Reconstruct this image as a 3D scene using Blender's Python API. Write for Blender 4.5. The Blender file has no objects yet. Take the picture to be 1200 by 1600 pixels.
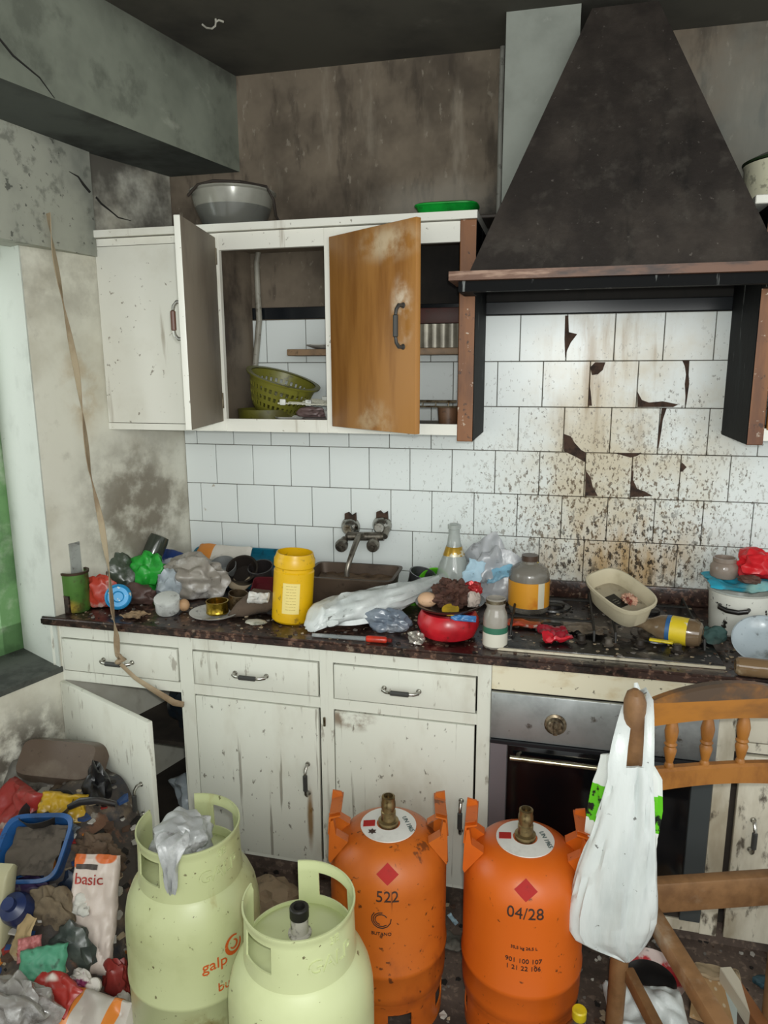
import bpy, bmesh, math, random
from mathutils import Vector, Matrix, Euler, noise
V = Vector
SC = bpy.context.scene
COL = SC.collection
PI = math.pi

# ------------------------------------------------------------------ camera, light, exposure
CAM = V((1.267, -2.521, 1.66)); YAW, PITCH, ROLL, FPX = 0.2356, 0.1991, -0.0039, 1120.0
cf = V((-math.sin(YAW)*math.cos(PITCH), math.cos(YAW)*math.cos(PITCH), -math.sin(PITCH)))
cr0 = V((math.cos(YAW), math.sin(YAW), 0)); cu0 = cr0.cross(cf)
cr = cr0*math.cos(ROLL) + cu0*math.sin(ROLL); cu = -cr0*math.sin(ROLL) + cu0*math.cos(ROLL)
cd = bpy.data.cameras.new('camera'); cam = bpy.data.objects.new('camera', cd); COL.objects.link(cam)
cd.sensor_fit = 'AUTO'; cd.sensor_width = 36; cd.lens = 36*FPX/1600; cd.clip_start = .02
mw = Matrix((cr, cu, -cf)).transposed().to_4x4(); mw.translation = CAM
cam.matrix_world = mw; SC.camera = cam
SC.view_settings.view_transform = 'Standard'; SC.view_settings.look = 'None'
SC.view_settings.gamma = 1; SC.view_settings.use_curve_mapping = False
SC.view_settings.exposure = 0.0
SC.cycles.use_denoising = True
SC.cycles.max_bounces = 8
SC.cycles.caustics_reflective = False; SC.cycles.caustics_refractive = False
wd = bpy.data.worlds.new('world'); SC.world = wd; wd.use_nodes = True
bg = wd.node_tree.nodes['Background']; bg.inputs[0].default_value = (.95, 1, .97, 1); bg.inputs[1].default_value = 0.95
def lamp(name, kind, loc, energy, color=(1,1,1), size=.1, target=None, sy=None):
    l = bpy.data.lights.new(name, kind); o = bpy.data.objects.new(name, l); COL.objects.link(o)
    l.energy = energy; l.color = color; o.location = loc
    if kind == 'AREA':
        l.size = size
        if sy: l.shape = 'RECTANGLE'; l.size_y = sy
    else: l.shadow_soft_size = size
    if target is not None: o.rotation_euler = (V(target)-V(loc)).to_track_quat('-Z', 'Y').to_euler()
    return o
lamp('camera_flash', 'POINT', CAM + cr*.02 + cu*.045, 50, (.97, 1, .97), .02)
lamp('window_daylight', 'AREA', (-1.35, -1.15, 1.75), 14, (.93, 1, .98), 1.2, (-.3, -.75, 1.45), 1.3)
lamp('room_fill', 'AREA', (1.9, -3.6, 2.1), 40, (1, 1, .97), 2.2, (.9, 0, 1.1), 1.4)  # added fill lamp behind the camera, no source known there

def ray(x, y): return cf + cr*((x-600)/FPX) - cu*((y-800)/FPX)
def atY(x, y, Y): d = ray(x, y); return CAM + d*((Y-CAM.y)/d.y)
def atZ(x, y, Z): d = ray(x, y); return CAM + d*((Z-CAM.z)/d.z)
def inpl(x, y, p, n): d = ray(x, y); return CAM + d*((V(p)-CAM).dot(V(n))/d.dot(V(n)))
def mpp(p): return (V(p)-CAM).dot(cf)/FPX

# ------------------------------------------------------------------ materials
def rgb(h):
    h = h.lstrip('#'); o = []
    for i in (0, 2, 4):
        c = int(h[i:i+2], 16)/255
        o.append(c/12.92 if c <= .04045 else ((c+.055)/1.055)**2.4)
    return (*o, 1)
MATS = {}
def mat(name, col, rough=.5, metal=0., lay=(), bump=0., bs=30., trans=0., alpha=1., spec=.5, bst=(1,1,1), coat=0.):
    if name in MATS: return MATS[name]
    m = bpy.data.materials.new(name); m.use_nodes = True; nt = m.node_tree; N = nt.nodes; L = nt.links
    b = N['Principled BSDF']; tc = N.new('ShaderNodeTexCoord'); OB = tc.outputs['Object']
    def mapped(st):
        if tuple(st) == (1, 1, 1): return OB
        mp = N.new('ShaderNodeMapping'); L.new(OB, mp.inputs[0]); mp.inputs['Scale'].default_value = st
        return mp.outputs[0]
    def mth(op, a, c=None, clamp=False):
        n = N.new('ShaderNodeMath'); n.operation = op; n.use_clamp = clamp
        for i, s in enumerate((a, c)):
            if s is None: continue
            if isinstance(s, (int, float)): n.inputs[i].default_value = s
            else: L.new(s, n.inputs[i])
        return n.outputs[0]
    def noi(s, st, det=5, ro=.6):
        n = N.new('ShaderNodeTexNoise'); L.new(mapped(st), n.inputs['Vector']); n.inputs['Scale'].default_value = s
        n.inputs['Detail'].default_value = det; n.inputs['Roughness'].default_value = ro
        return n.outputs['Fac']
    def mr(v, lo, hi):
        n = N.new('ShaderNodeMapRange'); n.interpolation_type = 'SMOOTHSTEP'; L.new(v, n.inputs[0])
        n.inputs[1].default_value = lo; n.inputs[2].default_value = hi
        return n.outputs[0]
    r0 = N.new('ShaderNodeRGB'); r0.outputs[0].default_value = rgb(col); cur = r0.outputs[0]
    for ly in lay:
        fac = None
        def mul(f): 
            return f if fac is None else mth('MULTIPLY', fac, f)
        if 's' in ly: fac = mul(mr(noi(ly['s'], ly.get('st', (1,1,1)), ly.get('det', 5), ly.get('ro', .6)), ly.get('lo', .45), ly.get('hi', .65)))
        if 'vor' in ly:
            n = N.new('ShaderNodeTexVoronoi'); L.new(mapped(ly.get('st', (1,1,1))), n.inputs['Vector']); n.inputs['Scale'].default_value = ly['vor']
            fac = mul(mr(n.outputs['Distance'], ly['vhi'], ly['vlo']))
        if 'ctr' in ly:
            a = N.new('ShaderNodeVectorMath'); a.operation = 'SUBTRACT'; L.new(OB, a.inputs[0]); a.inputs[1].default_value = ly['ctr']
            d = N.new('ShaderNodeVectorMath'); d.operation = 'DIVIDE'; L.new(a.outputs[0], d.inputs[0]); d.inputs[1].default_value = ly['rad']
            e = N.new('ShaderNodeVectorMath'); e.operation = 'LENGTH'; L.new(d.outputs[0], e.inputs[0])
            w = mth('ADD', e.outputs['Value'], mth('MULTIPLY', mth('SUBTRACT', noi(9, (1,1,1)), .5), ly.get('wob', .6)))
            fac = mul(mr(w, 1., ly.get('core', .25)))
        if 'band' in ly:
            ax, lo, hi = ly['band']
            sx = N.new('ShaderNodeSeparateXYZ'); L.new(OB, sx.inputs[0]); s = sx.outputs[ax]
            fac = mul(mth('MULTIPLY', mth('GREATER_THAN', s, lo), mth('LESS_THAN', s, hi)))
        if 'a' in ly: fac = mth('MULTIPLY', fac, ly['a'])
        mx = N.new('ShaderNodeMix'); mx.data_type = 'RGBA'; L.new(fac, mx.inputs[0]); L.new(cur, mx.inputs[6]); mx.inputs[7].default_value = rgb(ly['c'])
        cur = mx.outputs[2]
    L.new(cur, b.inputs['Base Color'])
    b.inputs['Roughness'].default_value = rough; b.inputs['Metallic'].default_value = metal
    b.inputs['Specular IOR Level'].default_value = spec; b.inputs['Coat Weight'].default_value = coat
    if trans: b.inputs['Transmission Weight'].default_value = trans; b.inputs['IOR'].default_value = 1.3
    if alpha < 1: b.inputs['Alpha'].default_value = alpha
    if bump:
        bn = N.new('ShaderNodeBump'); bn.inputs['Strength'].default_value = bump; bn.inputs['Distance'].default_value = .004
        L.new(noi(bs, bst), bn.inputs['Height']); L.new(bn.outputs[0], b.inputs['Normal'])
    MATS[name] = m
    return m

# ------------------------------------------------------------------ geometry helpers
class MB:
    def __init__(s): s.bm = bmesh.new(); s.mi = 0; s.done = s.bm.faces.layers.int.new('done')
    def _m(s):
        for f in s.bm.faces:
            if not f[s.done]: f.material_index = s.mi; f[s.done] = 1
        return s
    def m(s, i): s.mi = i; return s
    def face(s, vs):
        try: return s.bm.faces.new(vs)
        except ValueError: return None
    def box(s, a, b, bev=0., seg=2, mtx=None):
        a, b = V(a), V(b); c = (a+b)/2; d = b-a
        r = bmesh.ops.create_cube(s.bm, size=1, matrix=Matrix.Translation(c) @ Matrix.Diagonal((abs(d.x), abs(d.y), abs(d.z), 1)))
        vs = r['verts']
        if bev:
            es = list({e for v in vs for e in v.link_edges})
            rr = bmesh.ops.bevel(s.bm, geom=es, offset=bev, segments=seg, affect='EDGES', profile=.5)
            vs = list({v for v in rr['verts']} | {v for v in vs if v.is_valid})
        if mtx is not None: bmesh.ops.transform(s.bm, matrix=mtx, verts=vs)
        return s._m()
    def rings(s, rs, closed=True, cap0=True, cap1=True):
        R = [[s.bm.verts.new(p) for p in r] for r in rs]; n = len(R[0])
        for a, b in zip(R, R[1:]):
            for i in range(n if closed else n-1):
                j = (i+1) % n
                s.face((a[i], a[j], b[j], b[i]))
        if cap0: s.face(R[0][::-1])
        if cap1: s.face(R[-1])
        return s._m()
    def cyl(s, p0, p1, r0, r1=None, n=20):
        return s.tube([p0, p1], [r0, r0 if r1 is None else r1], n)
    def tube(s, pts, r, n=10, flat=1., up=None):
        pts = [V(p) for p in pts]; rr = r if isinstance(r, (list, tuple)) else [r]*len(pts)
        rs = []; u = None
        for i, p in enumerate(pts):
            t = (pts[min(i+1, len(pts)-1)]-pts[max(i-1, 0)]).normalized()
            if u is None:
                u = V(up) if up else (V((0,0,1)) if abs(t.z) < .9 else V((1,0,0)))
            u = (u - t*u.dot(t))
            u = u.normalized() if u.length > 1e-6 else t.orthogonal().normalized()
            w = t.cross(u)
            rs.append([p + (u*math.cos(2*PI*k/n) + w*flat*math.sin(2*PI*k/n))*rr[i] for k in range(n)])
        return s.rings(rs)
    def lathe(s, prof, o=(0,0,0), n=32, mtx=None, close=False):
        o = V(o); rows = []
        for r, z in prof:
            if r < 1e-6: rows.append([s.bm.verts.new(o+V((0,0,z)))])
            else: rows.append([s.bm.verts.new(o+V((r*math.cos(2*PI*k/n), r*math.sin(2*PI*k/n), z))) for k in range(n)])
        for a, b in zip(rows, rows[1:]):
            for k in range(n):
                j = (k+1) % n
                if len(a) == 1 and len(b) == 1: continue
                if len(a) == 1: s.face((a[0], b[j], b[k]))
                elif len(b) == 1: s.face((a[k], a[j], b[0]))
                else: s.face((a[k], a[j], b[j], b[k]))
        if mtx is not None: bmesh.ops.transform(s.bm, matrix=mtx, verts=[v for r in rows for v in r])
        return s._m()
    def prism(s, poly, vec):
        vec = V(vec); poly = [V(p) for p in poly]
        a = [s.bm.verts.new(p) for p in poly]; b = [s.bm.verts.new(p+vec) for p in poly]; n = len(a)
        s.face(a[::-1]); s.face(b)
        for i in range(n): s.face((a[i], a[(i+1) % n], b[(i+1) % n], b[i]))
        return s._m()
    def grid(s, fn, nu, nv):
        g = [[s.bm.verts.new(fn(i/nu, j/nv)) for j in range(nv+1)] for i in range(nu+1)]
        for i in range(nu):
            for j in range(nv): s.face((g[i][j], g[i+1][j], g[i+1][j+1], g[i][j+1]))
        return s._m()
    def shell(s, rf, zs, na, has, t, o=(0,0,0), a0=0.):
        """ring wall round o: cells (angle i, height j) kept where has(i, j); inner skin t inside"""
        o = V(o); c = {}
        def v(k, i, j):
            key = (k, i % na, j)
            if key not in c:
                a = a0+2*PI*i/na; r = rf(zs[j])-k*t
                c[key] = s.bm.verts.new(o+V((r*math.cos(a), r*math.sin(a), zs[j])))
            return c[key]
        nz = len(zs)-1; H = lambda i, j: 0 <= j < nz and has(i % na, j)
        for i in range(na):
            for j in range(nz):
                if not H(i, j): continue
                s.face((v(0,i,j), v(0,i+1,j), v(0,i+1,j+1), v(0,i,j+1)))
                s.face((v(1,i,j), v(1,i,j+1), v(1,i+1,j+1), v(1,i+1,j)))
                if not H(i-1, j): s.face((v(0,i,j), v(0,i,j+1), v(1,i,j+1), v(1,i,j)))
                if not H(i+1, j): s.face((v(0,i+1,j), v(1,i+1,j), v(1,i+1,j+1), v(0,i+1,j+1)))
                if not H(i, j-1): s.face((v(0,i,j), v(1,i,j), v(1,i+1,j), v(0,i+1,j)))
                if not H(i, j+1): s.face((v(0,i,j+1), v(0,i+1,j+1), v(1,i+1,j+1), v(1,i,j+1)))
        return s._m()
    def xf(s, mtx): bmesh.ops.transform(s.bm, matrix=mtx, verts=s.bm.verts[:]); return s
    def rot(s, x=0, y=0, z=0): return s.xf(Euler((math.radians(x), math.radians(y), math.radians(z))).to_matrix().to_4x4())
    def rest(s):
        z = min(v.co.z for v in s.bm.verts); return s.xf(Matrix.Translation((0, 0, -z)))
    def move(s, p): return s.xf(Matrix.Translation(p))

def fold(v, f, seed):
    a = v*f + V((seed*3.7, seed*1.3, -seed*2.1))
    return (abs(noise.noise(a))*1.6-.35) + .5*(abs(noise.noise(a*2.3))*1.6-.35)
def pulp(dx, dy, dz, seed, amp=.3, f=1.7, sub=4, flat=.7):
    b = MB(); bmesh.ops.create_icosphere(b.bm, subdivisions=sub, radius=1)
    for v in b.bm.verts:
        p = v.co*(1 + amp*fold(v.co, f, seed))
        if p.z < -flat: p.z = -flat + (p.z+flat)*.15
        v.co = V((p.x*dx, p.y*dy, p.z*dz))
    return b._m()
def crumple(dx, dy, dz, seed, amp=.3, f=1.7, sub=4, flat=.7):
    """crumpled film: flat facets meeting in sharp creases"""
    b = MB(); r = random.Random(seed*7+1); sub = max(sub, 3)
    bmesh.ops.create_icosphere(b.bm, subdivisions=3, radius=1)
    for v in b.bm.verts:
        k = 1 + amp*(.95*(r.random()-.5) + .9*noise.noise(v.co*1.3+V((seed*1.7,)*3)))
        v.co = v.co*k + V((r.uniform(-1,1), r.uniform(-1,1), r.uniform(-1,1)))*.05
    for _ in range(sub-3):
        bmesh.ops.subdivide_edges(b.bm, edges=b.bm.edges[:], cuts=1, use_grid_fill=True, smooth=.35)
        for v in b.bm.verts: v.co += v.co.normalized()*.022*noise.noise(v.co*7+V((seed,)*3))
    for v in b.bm.verts:
        p = v.co
        if p.z < -flat: p.z = -flat + (p.z+flat)*.15
        v.co = V((p.x*dx, p.y*dy, p.z*dz))
    return b._m()
def packet(w, h, t, seed, amp=.01, n=22, f=None, edge=.12, bend=None, jag=0.):
    """closed crumpled envelope lying in xy"""
    b = MB(); f = f or 2.2/max(w, h)
    def pt(u, v, sg):
        x, y = (u-.5)*w, (v-.5)*h
        e = min(u, 1-u, v, 1-v)/edge; e = max(0, min(1, e)); e = math.sqrt(e*(2-e)) if e < 1 else 1
        q = V((x, y, 0)); d = amp*(fold(q, f, seed)*1.5 + .5*noise.noise(q*f*.7+V((seed,)*3)))
        j = jag*noise.noise(V((x, y, seed))*f*2.5)
        p = V((x*(1+j/w), y*(1-j/h), sg*t*.5*e+d))
        if bend: p = bend(p)
        return p
    b.fn = pt
    A = [[None]*(n+1) for _ in range(n+1)]; B = [[None]*(n+1) for _ in range(n+1)]
    for i in range(n+1):
        for j in range(n+1):
            A[i][j] = b.bm.verts.new(pt(i/n, j/n, 1))
            B[i][j] = A[i][j] if i in (0, n) or j in (0, n) else b.bm.verts.new(pt(i/n, j/n, -1))
    for i in range(n):
        for j in range(n):
            b.face((A[i][j], A[i+1][j], A[i+1][j+1], A[i][j+1])); b.face((B[i][j], B[i][j+1], B[i+1][j+1], B[i+1][j]))
    return b._m()

MW = {}
def tag(o, label, cat, group=None, kind=None):
    if label: o['label'] = label
    if cat: o['category'] = cat
    if group: o['group'] = group
    if kind: o['kind'] = kind
    return o
def thing(name, label, cat, loc=(0,0,0), rz=0., group=None, rot=None):
    o = bpy.data.objects.new(name, None); COL.objects.link(o); o.empty_display_size = .05
    o.location = loc; o.rotation_euler = rot or (0, 0, rz); tag(o, label, cat, group)
    MW[o] = Matrix.LocRotScale(V(loc), Euler(rot or (0, 0, rz)), None)
    return o
def build(name, b, mats, parent=None, local=True, org=None, smooth=35, label=None):
    me = bpy.data.meshes.new(name)
    if parent is not None and not local: b.xf(MW[parent].inverted())
    if org is not None: b.xf(Matrix.Translation(-V(org)))
    bmesh.ops.recalc_face_normals(b.bm, faces=b.bm.faces[:])
    b.bm.faces.layers.int.remove(b.bm.faces.layers.int['done']) if 'done' in b.bm.faces.layers.int else None
    b.bm.to_mesh(me); b.bm.free()
    for m in (mats if isinstance(mats, (list, tuple)) else [mats]): me.materials.append(m)
    if smooth:
        me.polygons.foreach_set('use_smooth', [True]*len(me.polygons)); me.set_sharp_from_angle(angle=math.radians(smooth))
    o = bpy.data.objects.new(name, me); COL.objects.link(o)
    if parent is not None: o.parent = parent
    elif org is not None: o.location = org
    if label: o['label'] = label
    return o
def struct(name, b, mats, smooth=0):
    o = build(name, b, mats, smooth=smooth); o['kind'] = 'structure'; return o
def solo(name, b, mats, label, cat, loc, rot=(0,0,0), group=None, smooth=35):
    o = build(name, b, mats, smooth=smooth); o.location = loc; o.rotation_euler = rot
    return tag(o, label, cat, group)
def textmb(body, size, ext=.0006, align='CENTER'):
    cu_ = bpy.data.curves.new('lettering', 'FONT'); cu_.body = body; cu_.size = size; cu_.extrude = ext; cu_.align_x = align; cu_.align_y = 'CENTER'; cu_.resolution_u = 3
    o = bpy.data.objects.new('lettering', cu_); COL.objects.link(o)
    dg = bpy.context.evaluated_depsgraph_get(); me = bpy.data.meshes.new_from_object(o.evaluated_get(dg))
    bpy.data.objects.remove(o); b = MB(); b.bm.from_mesh(me); b.done = b.bm.faces.layers.int.get('done') or b.bm.faces.layers.int.new('done'); bpy.data.meshes.remove(me)
    return b._m()
def wrap(b, r, z0, ang):
    """lettering laid in xy -> wrapped on a vertical cylinder of radius r(z), centred on angle ang"""
    for v in b.bm.verts:
        x, y, d = v.co; z = z0+y; R = (r(z) if callable(r) else r)+.0008+d; a = ang + x/(r(z0) if callable(r) else r)
        v.co = V((R*math.cos(a), R*math.sin(a), z))
    return b

# ------------------------------------------------------------------ material library
white_paint = lambda n, a=.5, sc=1.: mat(n, '#dadbcf', .5, 0, [
    dict(c='#b1aa96', s=5*sc, st=(1,1,.5), lo=.5, hi=.75, a=a), dict(c='#6b5b47', s=38*sc, st=(1,1,.3), lo=.61, hi=.68, a=.8*a+.1),
    dict(c='#6c5d48', s=36*sc, st=(1,1,.05), lo=.60, hi=.70, a=a*.8)], bump=.12, bs=25)
M_up = mat('upper_white_paint', '#e6e5db', .36, 0, [dict(c='#c9c4b3', s=4, lo=.5, hi=.8, a=.5), dict(c='#6a5b48', s=45, lo=.655, hi=.71, a=.7), dict(c='#8a7a62', s=16, st=(1,1,.08), lo=.63, hi=.74, a=.6)], bump=.08, bs=20)
M_low = white_paint('lower_white_paint', .55)
M_low2 = mat('filthy_white_paint', '#d8d2c0', .55, 0, [dict(c='#8d7f66', s=6, st=(1,1,.35), lo=.42, hi=.72, a=.8), dict(c='#3d3226', s=22, st=(1,1,.4), lo=.56, hi=.66, a=.9)], bump=.2)
M_ovenrail = mat('greasy_rail_paint', '#ddd6bd', .5, 0, [dict(c='#b08c3c', s=7, st=(1,1,2), lo=.5, hi=.75, a=.7), dict(c='#4a3a22', s=40, lo=.63, hi=.7, a=.9)])
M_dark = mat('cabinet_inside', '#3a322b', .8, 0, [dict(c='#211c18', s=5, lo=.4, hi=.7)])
M_upin = mat('upper_cabinet_inside', '#7d7060', .7, 0, [dict(c='#3a3029', s=4, lo=.4, hi=.7)])
M_doorshade = mat('shaded_door_face', '#8a8172', .65, 0, [dict(c='#5b5046', s=5, st=(1,1,.4), lo=.4, hi=.7, a=.7), dict(c='#d6d0c2', s=12, st=(1,1,.15), lo=.66, hi=.75, a=.6)])  # grey-brown base paints shade onto the inner faces of the open doors
M_wood = mat('varnished_brown_wood', '#a9763a', .42, 0, [dict(c='#7f4f1d', s=16, st=(1,1,.12), lo=.4, hi=.7, a=.75), dict(c='#d8c6a6', s=9, lo=.38, hi=.62, a=.8, ctr=(.42,-.3,.54), rad=(.16,.3,.07)), dict(c='#e0d3bd', s=11, lo=.38, hi=.6, a=.85, ctr=(.46,-.35,.36), rad=(.05,.2,.12)), dict(c='#cdb894', s=10, lo=.45, hi=.65, a=.6, ctr=(.36,-.3,.05), rad=(.1,.3,.08)), dict(c='#2c1a0c', s=20, st=(1,1,.08), lo=.66, hi=.70)], bump=.08)
M_post = mat('stained_wood_post', '#845228', .5, 0, [dict(c='#5b3417', s=14, st=(1,1,.2), lo=.42, hi=.68, a=.85), dict(c='#d2c4b0', s=40, lo=.63, hi=.69, a=.8), dict(c='#2b190d', s=30, lo=.61, hi=.67, a=.8), dict(c='#4a1d14', ctr=(0,0,-.02), rad=(.5,.5,.14), a=.85)], bump=.1)
M_black = mat('greasy_black_panel', '#08090a', .65, 0, [dict(c='#3c4243', s=9, st=(1,1,.35), lo=.58, hi=.75, a=.4), dict(c='#a9adab', s=26, st=(1,1,.12), lo=.62, hi=.68, a=.55)], bump=.2, spec=.12)
M_hood = mat('sooty_hood_metal', '#2a2522', .62, 0, [dict(c='#463f39', s=5, lo=.4, hi=.75, a=.8), dict(c='#0f0e0d', s=8, st=(1,1,.2), lo=.55, hi=.75, a=.8), dict(c='#8b847d', s=60, lo=.65, hi=.72, a=.28), dict(c='#4b4640', s=14, lo=.52, hi=.7, a=.5)], bump=.4, bs=35, spec=.25)
M_rim = mat('hood_rim_wood', '#694631', .5, 0, [dict(c='#b3937d', s=34, st=(.15,1,1), lo=.56, hi=.68, a=.6), dict(c='#2a1a13', s=14, st=(.3,1,1), lo=.5, hi=.68)], bump=.1)
M_chrome = mat('worn_chrome', '#a9a7a0', .25, .95, [dict(c='#4b3c2a', s=60, lo=.5, hi=.7)])
M_grip = mat('dark_handle_grip', '#3a3a38', .45, 0)
M_gripb = mat('brown_handle_grip', '#5f3d30', .45, 0)
M_rust = mat('old_brass_metal', '#8d836f', .35, .9, [dict(c='#4f3a20', s=40, lo=.45, hi=.7)])
M_stone = mat('worktop_granite', '#3d2b25', .3, 0, [dict(c='#7d5f4f', s=55, lo=.52, hi=.62, a=.75), dict(c='#120d0b', s=7, lo=.42, hi=.62, a=.9), dict(c='#a08c78', s=34, lo=.61, hi=.68, a=.55), dict(c='#0d0a09', s=40, lo=.56, hi=.64, a=.8)], bump=.3, bs=60)
M_hob = mat('grimy_hob_enamel', '#141211', .3, 0, [dict(c='#4a3b30', s=22, lo=.55, hi=.7, a=.7), dict(c='#b7b0a4', s=30, lo=.62, hi=.68, a=.5), dict(c='#6d6256', s=12, lo=.55, hi=.7, a=.5)], bump=.5, bs=40)
M_steel = mat('oven_steel', '#b4b8b8', .42, .75, [dict(c='#5b5d5c', s=5, lo=.4, hi=.7, a=.6), dict(c='#4d4030', s=26, lo=.62, hi=.72, a=.8)], bump=.03, bs=8)
M_glassb = mat('oven_black_glass', '#07090c', .12, 0, [dict(c='#25211d', s=6, lo=.6, hi=.8, a=.4)])
M_orange = mat('orange_bottle_paint', '#bd621c', .42, 0, [dict(c='#9a4312', s=4, lo=.42, hi=.7, a=.55), dict(c='#2e1a10', s=55, lo=.62, hi=.69, a=.8), dict(c='#3b2417', s=16, st=(1,1,.06), lo=.615, hi=.66, a=.7), dict(c='#7d3a18', s=7, st=(1,1,.5), lo=.55, hi=.7, a=.6)], bump=.04)
M_orange2 = mat('bright_orange_paint', '#cb5f17', .36, 0, [dict(c='#ad4a12', s=3.5, lo=.45, hi=.75, a=.6), dict(c='#3a1e10', s=45, lo=.655, hi=.71, a=.8)], bump=.03)
M_galp = mat('pale_green_bottle_paint', '#b4ba8c', .36, 0, [dict(c='#8f9260', s=5, lo=.45, hi=.75, a=.65), dict(c='#4a3a20', s=60, lo=.645, hi=.69, a=.85), dict(c='#8a7434', s=11, st=(1,1,.2), lo=.60, hi=.74, a=.55), dict(c='#7d6a34', s=24, lo=.42, hi=.58, a=.7, ctr=(0,-.15,.20), rad=(.09,.08,.07))], bump=.03)
M_galp2 = mat('clean_pale_green_paint', '#c0c798', .33, 0, [dict(c='#a0a66e', s=4, lo=.48, hi=.78, a=.5), dict(c='#4a3a20', s=55, lo=.665, hi=.70, a=.85)], bump=.02)
M_chair = mat('chair_wood', '#9a6428', .45, 0, [dict(c='#6d4015', s=18, st=(1,1,.5), lo=.4, hi=.7, a=.7), dict(c='#41352c', s=7, lo=.55, hi=.72, a=.6)], bump=.08)
M_chaird = mat('dusty_chair_wood', '#85613e', .55, 0, [dict(c='#5b3d22', s=14, lo=.4, hi=.7, a=.7), dict(c='#a39480', s=9, lo=.58, hi=.75, a=.6)], bump=.1)
M_film = lambda n, c, a=.45, r=.25: mat(n, c, r, 0, [dict(c='#ffffff', s=14, lo=.5, hi=.7, a=.4), dict(c='#3a332b', s=22, lo=.58, hi=.68, a=.5)], alpha=a, spec=.8, bump=.3, bs=45)
M_bagw = mat('white_plastic_bag', '#d3d8d6', .36, 0, [dict(c='#b3bab8', s=11, st=(1,1,.2), lo=.45, hi=.66, a=.6), dict(c='#4a4640', s=32, lo=.665, hi=.70, a=.8)], bump=1., bs=16, bst=(1,1,.22))
def plain(n, c, r=.5, metal=0, d='#3c322a', da=.5, s=9, lo=.52, hi=.75, bump=.1, **k):
    return mat(n, c, r, metal, [dict(c=d, s=s, lo=lo-.05, hi=hi-.04, a=da), dict(c='#2a231c', s=42, lo=.59, hi=.68, a=.5)] + list(k.pop('lay', [])), bump=bump, **k)

# ------------------------------------------------------------------ the room
CEIL = 2.645
XL = lambda y: -.13 + .31*y
M_plast = mat('sooty_plaster', '#75695a', .85, 0, [
    dict(c='#433a30', s=2.6, lo=.4, hi=.66, a=.85), dict(c='#352d25', s=16, st=(1,1,.3), lo=.52, hi=.66, a=.55), dict(c='#a39a8b', s=45, st=(1,1,.5), lo=.62, hi=.7, a=.35), dict(c='#a49a8a', s=9, st=(1,1,.25), lo=.56, hi=.76, a=.45), dict(c='#3a322b', s=5, st=(1,1,.4), lo=.6, hi=.78, a=.7),
    dict(c='#7f8681', ctr=(2.0,0,2.3), rad=(.55,1,.6), a=.55), dict(c='#a9a69c', ctr=(.85,0,2.17), rad=(.3,.5,.14), a=.35), dict(c='#0d0c0b', ctr=(1.4,0,1.92), rad=(.6,1,.42), core=.7, a=.95), dict(c='#120f0d', ctr=(.92,0,1.98), rad=(.22,1,.2), core=.7, a=.9)], bump=.25, bs=18)
M_plast2 = mat('grey_sooty_plaster', '#a3a497', .85, 0, [
    dict(c='#5f635e', s=2.2, lo=.42, hi=.7, a=.75), dict(c='#b9beb6', s=8, lo=.6, hi=.76, a=.5), dict(c='#2a2b29', s=4, st=(1,1,.6), lo=.56, hi=.72, a=.8), dict(c='#55574f', s=18, lo=.54, hi=.68, a=.6), dict(c='#2c2c28', s=40, lo=.63, hi=.68, a=.7)], bump=.25, bs=18)
M_lwall = mat('stained_left_wall', '#d8d6c8', .75, 0, [
    dict(c='#b3ad9a', s=3.2, lo=.42, hi=.7, a=.7), dict(c='#857c6c', s=11, lo=.58, hi=.78, a=.4),
    dict(c='#6d6353', s=8, lo=.36, hi=.6, a=.85, ctr=(-.22,-.22,1.15), rad=(.5,.35,.36)), dict(c='#4f473c', s=9, lo=.38, hi=.58, a=.95, ctr=(-.37,-.74,.42), rad=(.3,.32,.26)),
    dict(c='#47433c', s=4, lo=.28, hi=.58, a=.95, ctr=(-.2,-.12,2.25), rad=(.5,.34,.3), core=.7), dict(c='#8d8779', s=6, lo=.4, hi=.62, a=.5, ctr=(-.28,-.45,1.95), rad=(.3,.5,.2)), dict(c='#a7874f', s=5, lo=.45, hi=.6, a=.5, ctr=(-.26,-.42,1.6), rad=(.2,.1,.2))], bump=.3, bs=14)
M_jamb = mat('whitewashed_jamb', '#c9cdc5', .8, 0, [dict(c='#a7aaa2', s=8, lo=.52, hi=.75, a=.5), dict(c='#77786f', s=28, lo=.68, hi=.74, a=.8)], bump=.3, bs=25)
M_ceil = mat('sooty_ceiling', '#4a473e', .9, 0, [dict(c='#1f1d19', s=1.7, lo=.38, hi=.68, a=.9), dict(c='#7b776c', s=4, lo=.62, hi=.82, a=.6)], bump=.2, bs=16)
M_beam = mat('grey_beam_plaster', '#868b7d', .85, 0, [dict(c='#555a4f', s=1.8, lo=.4, hi=.68, a=.7), dict(c='#a0a69c', s=5, st=(1,1,1), lo=.6, hi=.8, a=.5), dict(c='#2f2f2c', s=2.5, lo=.56, hi=.74, a=.8), dict(c='#4a4d44', s=14, st=(1,.5,.5), lo=.52, hi=.68, a=.55), dict(c='#b5b8a8', s=8, st=(1,.6,1), lo=.6, hi=.72, a=.4), dict(c='#33302b', ctr=(.1,-.15,2.72), rad=(.6,1.6,.16), a=.7)], bump=.25, bs=16)
M_soffit = mat('dark_beam_soffit', '#4d524d', .85, 0, [dict(c='#22231f', s=3, lo=.4, hi=.66, a=.9)], bump=.2)
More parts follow.
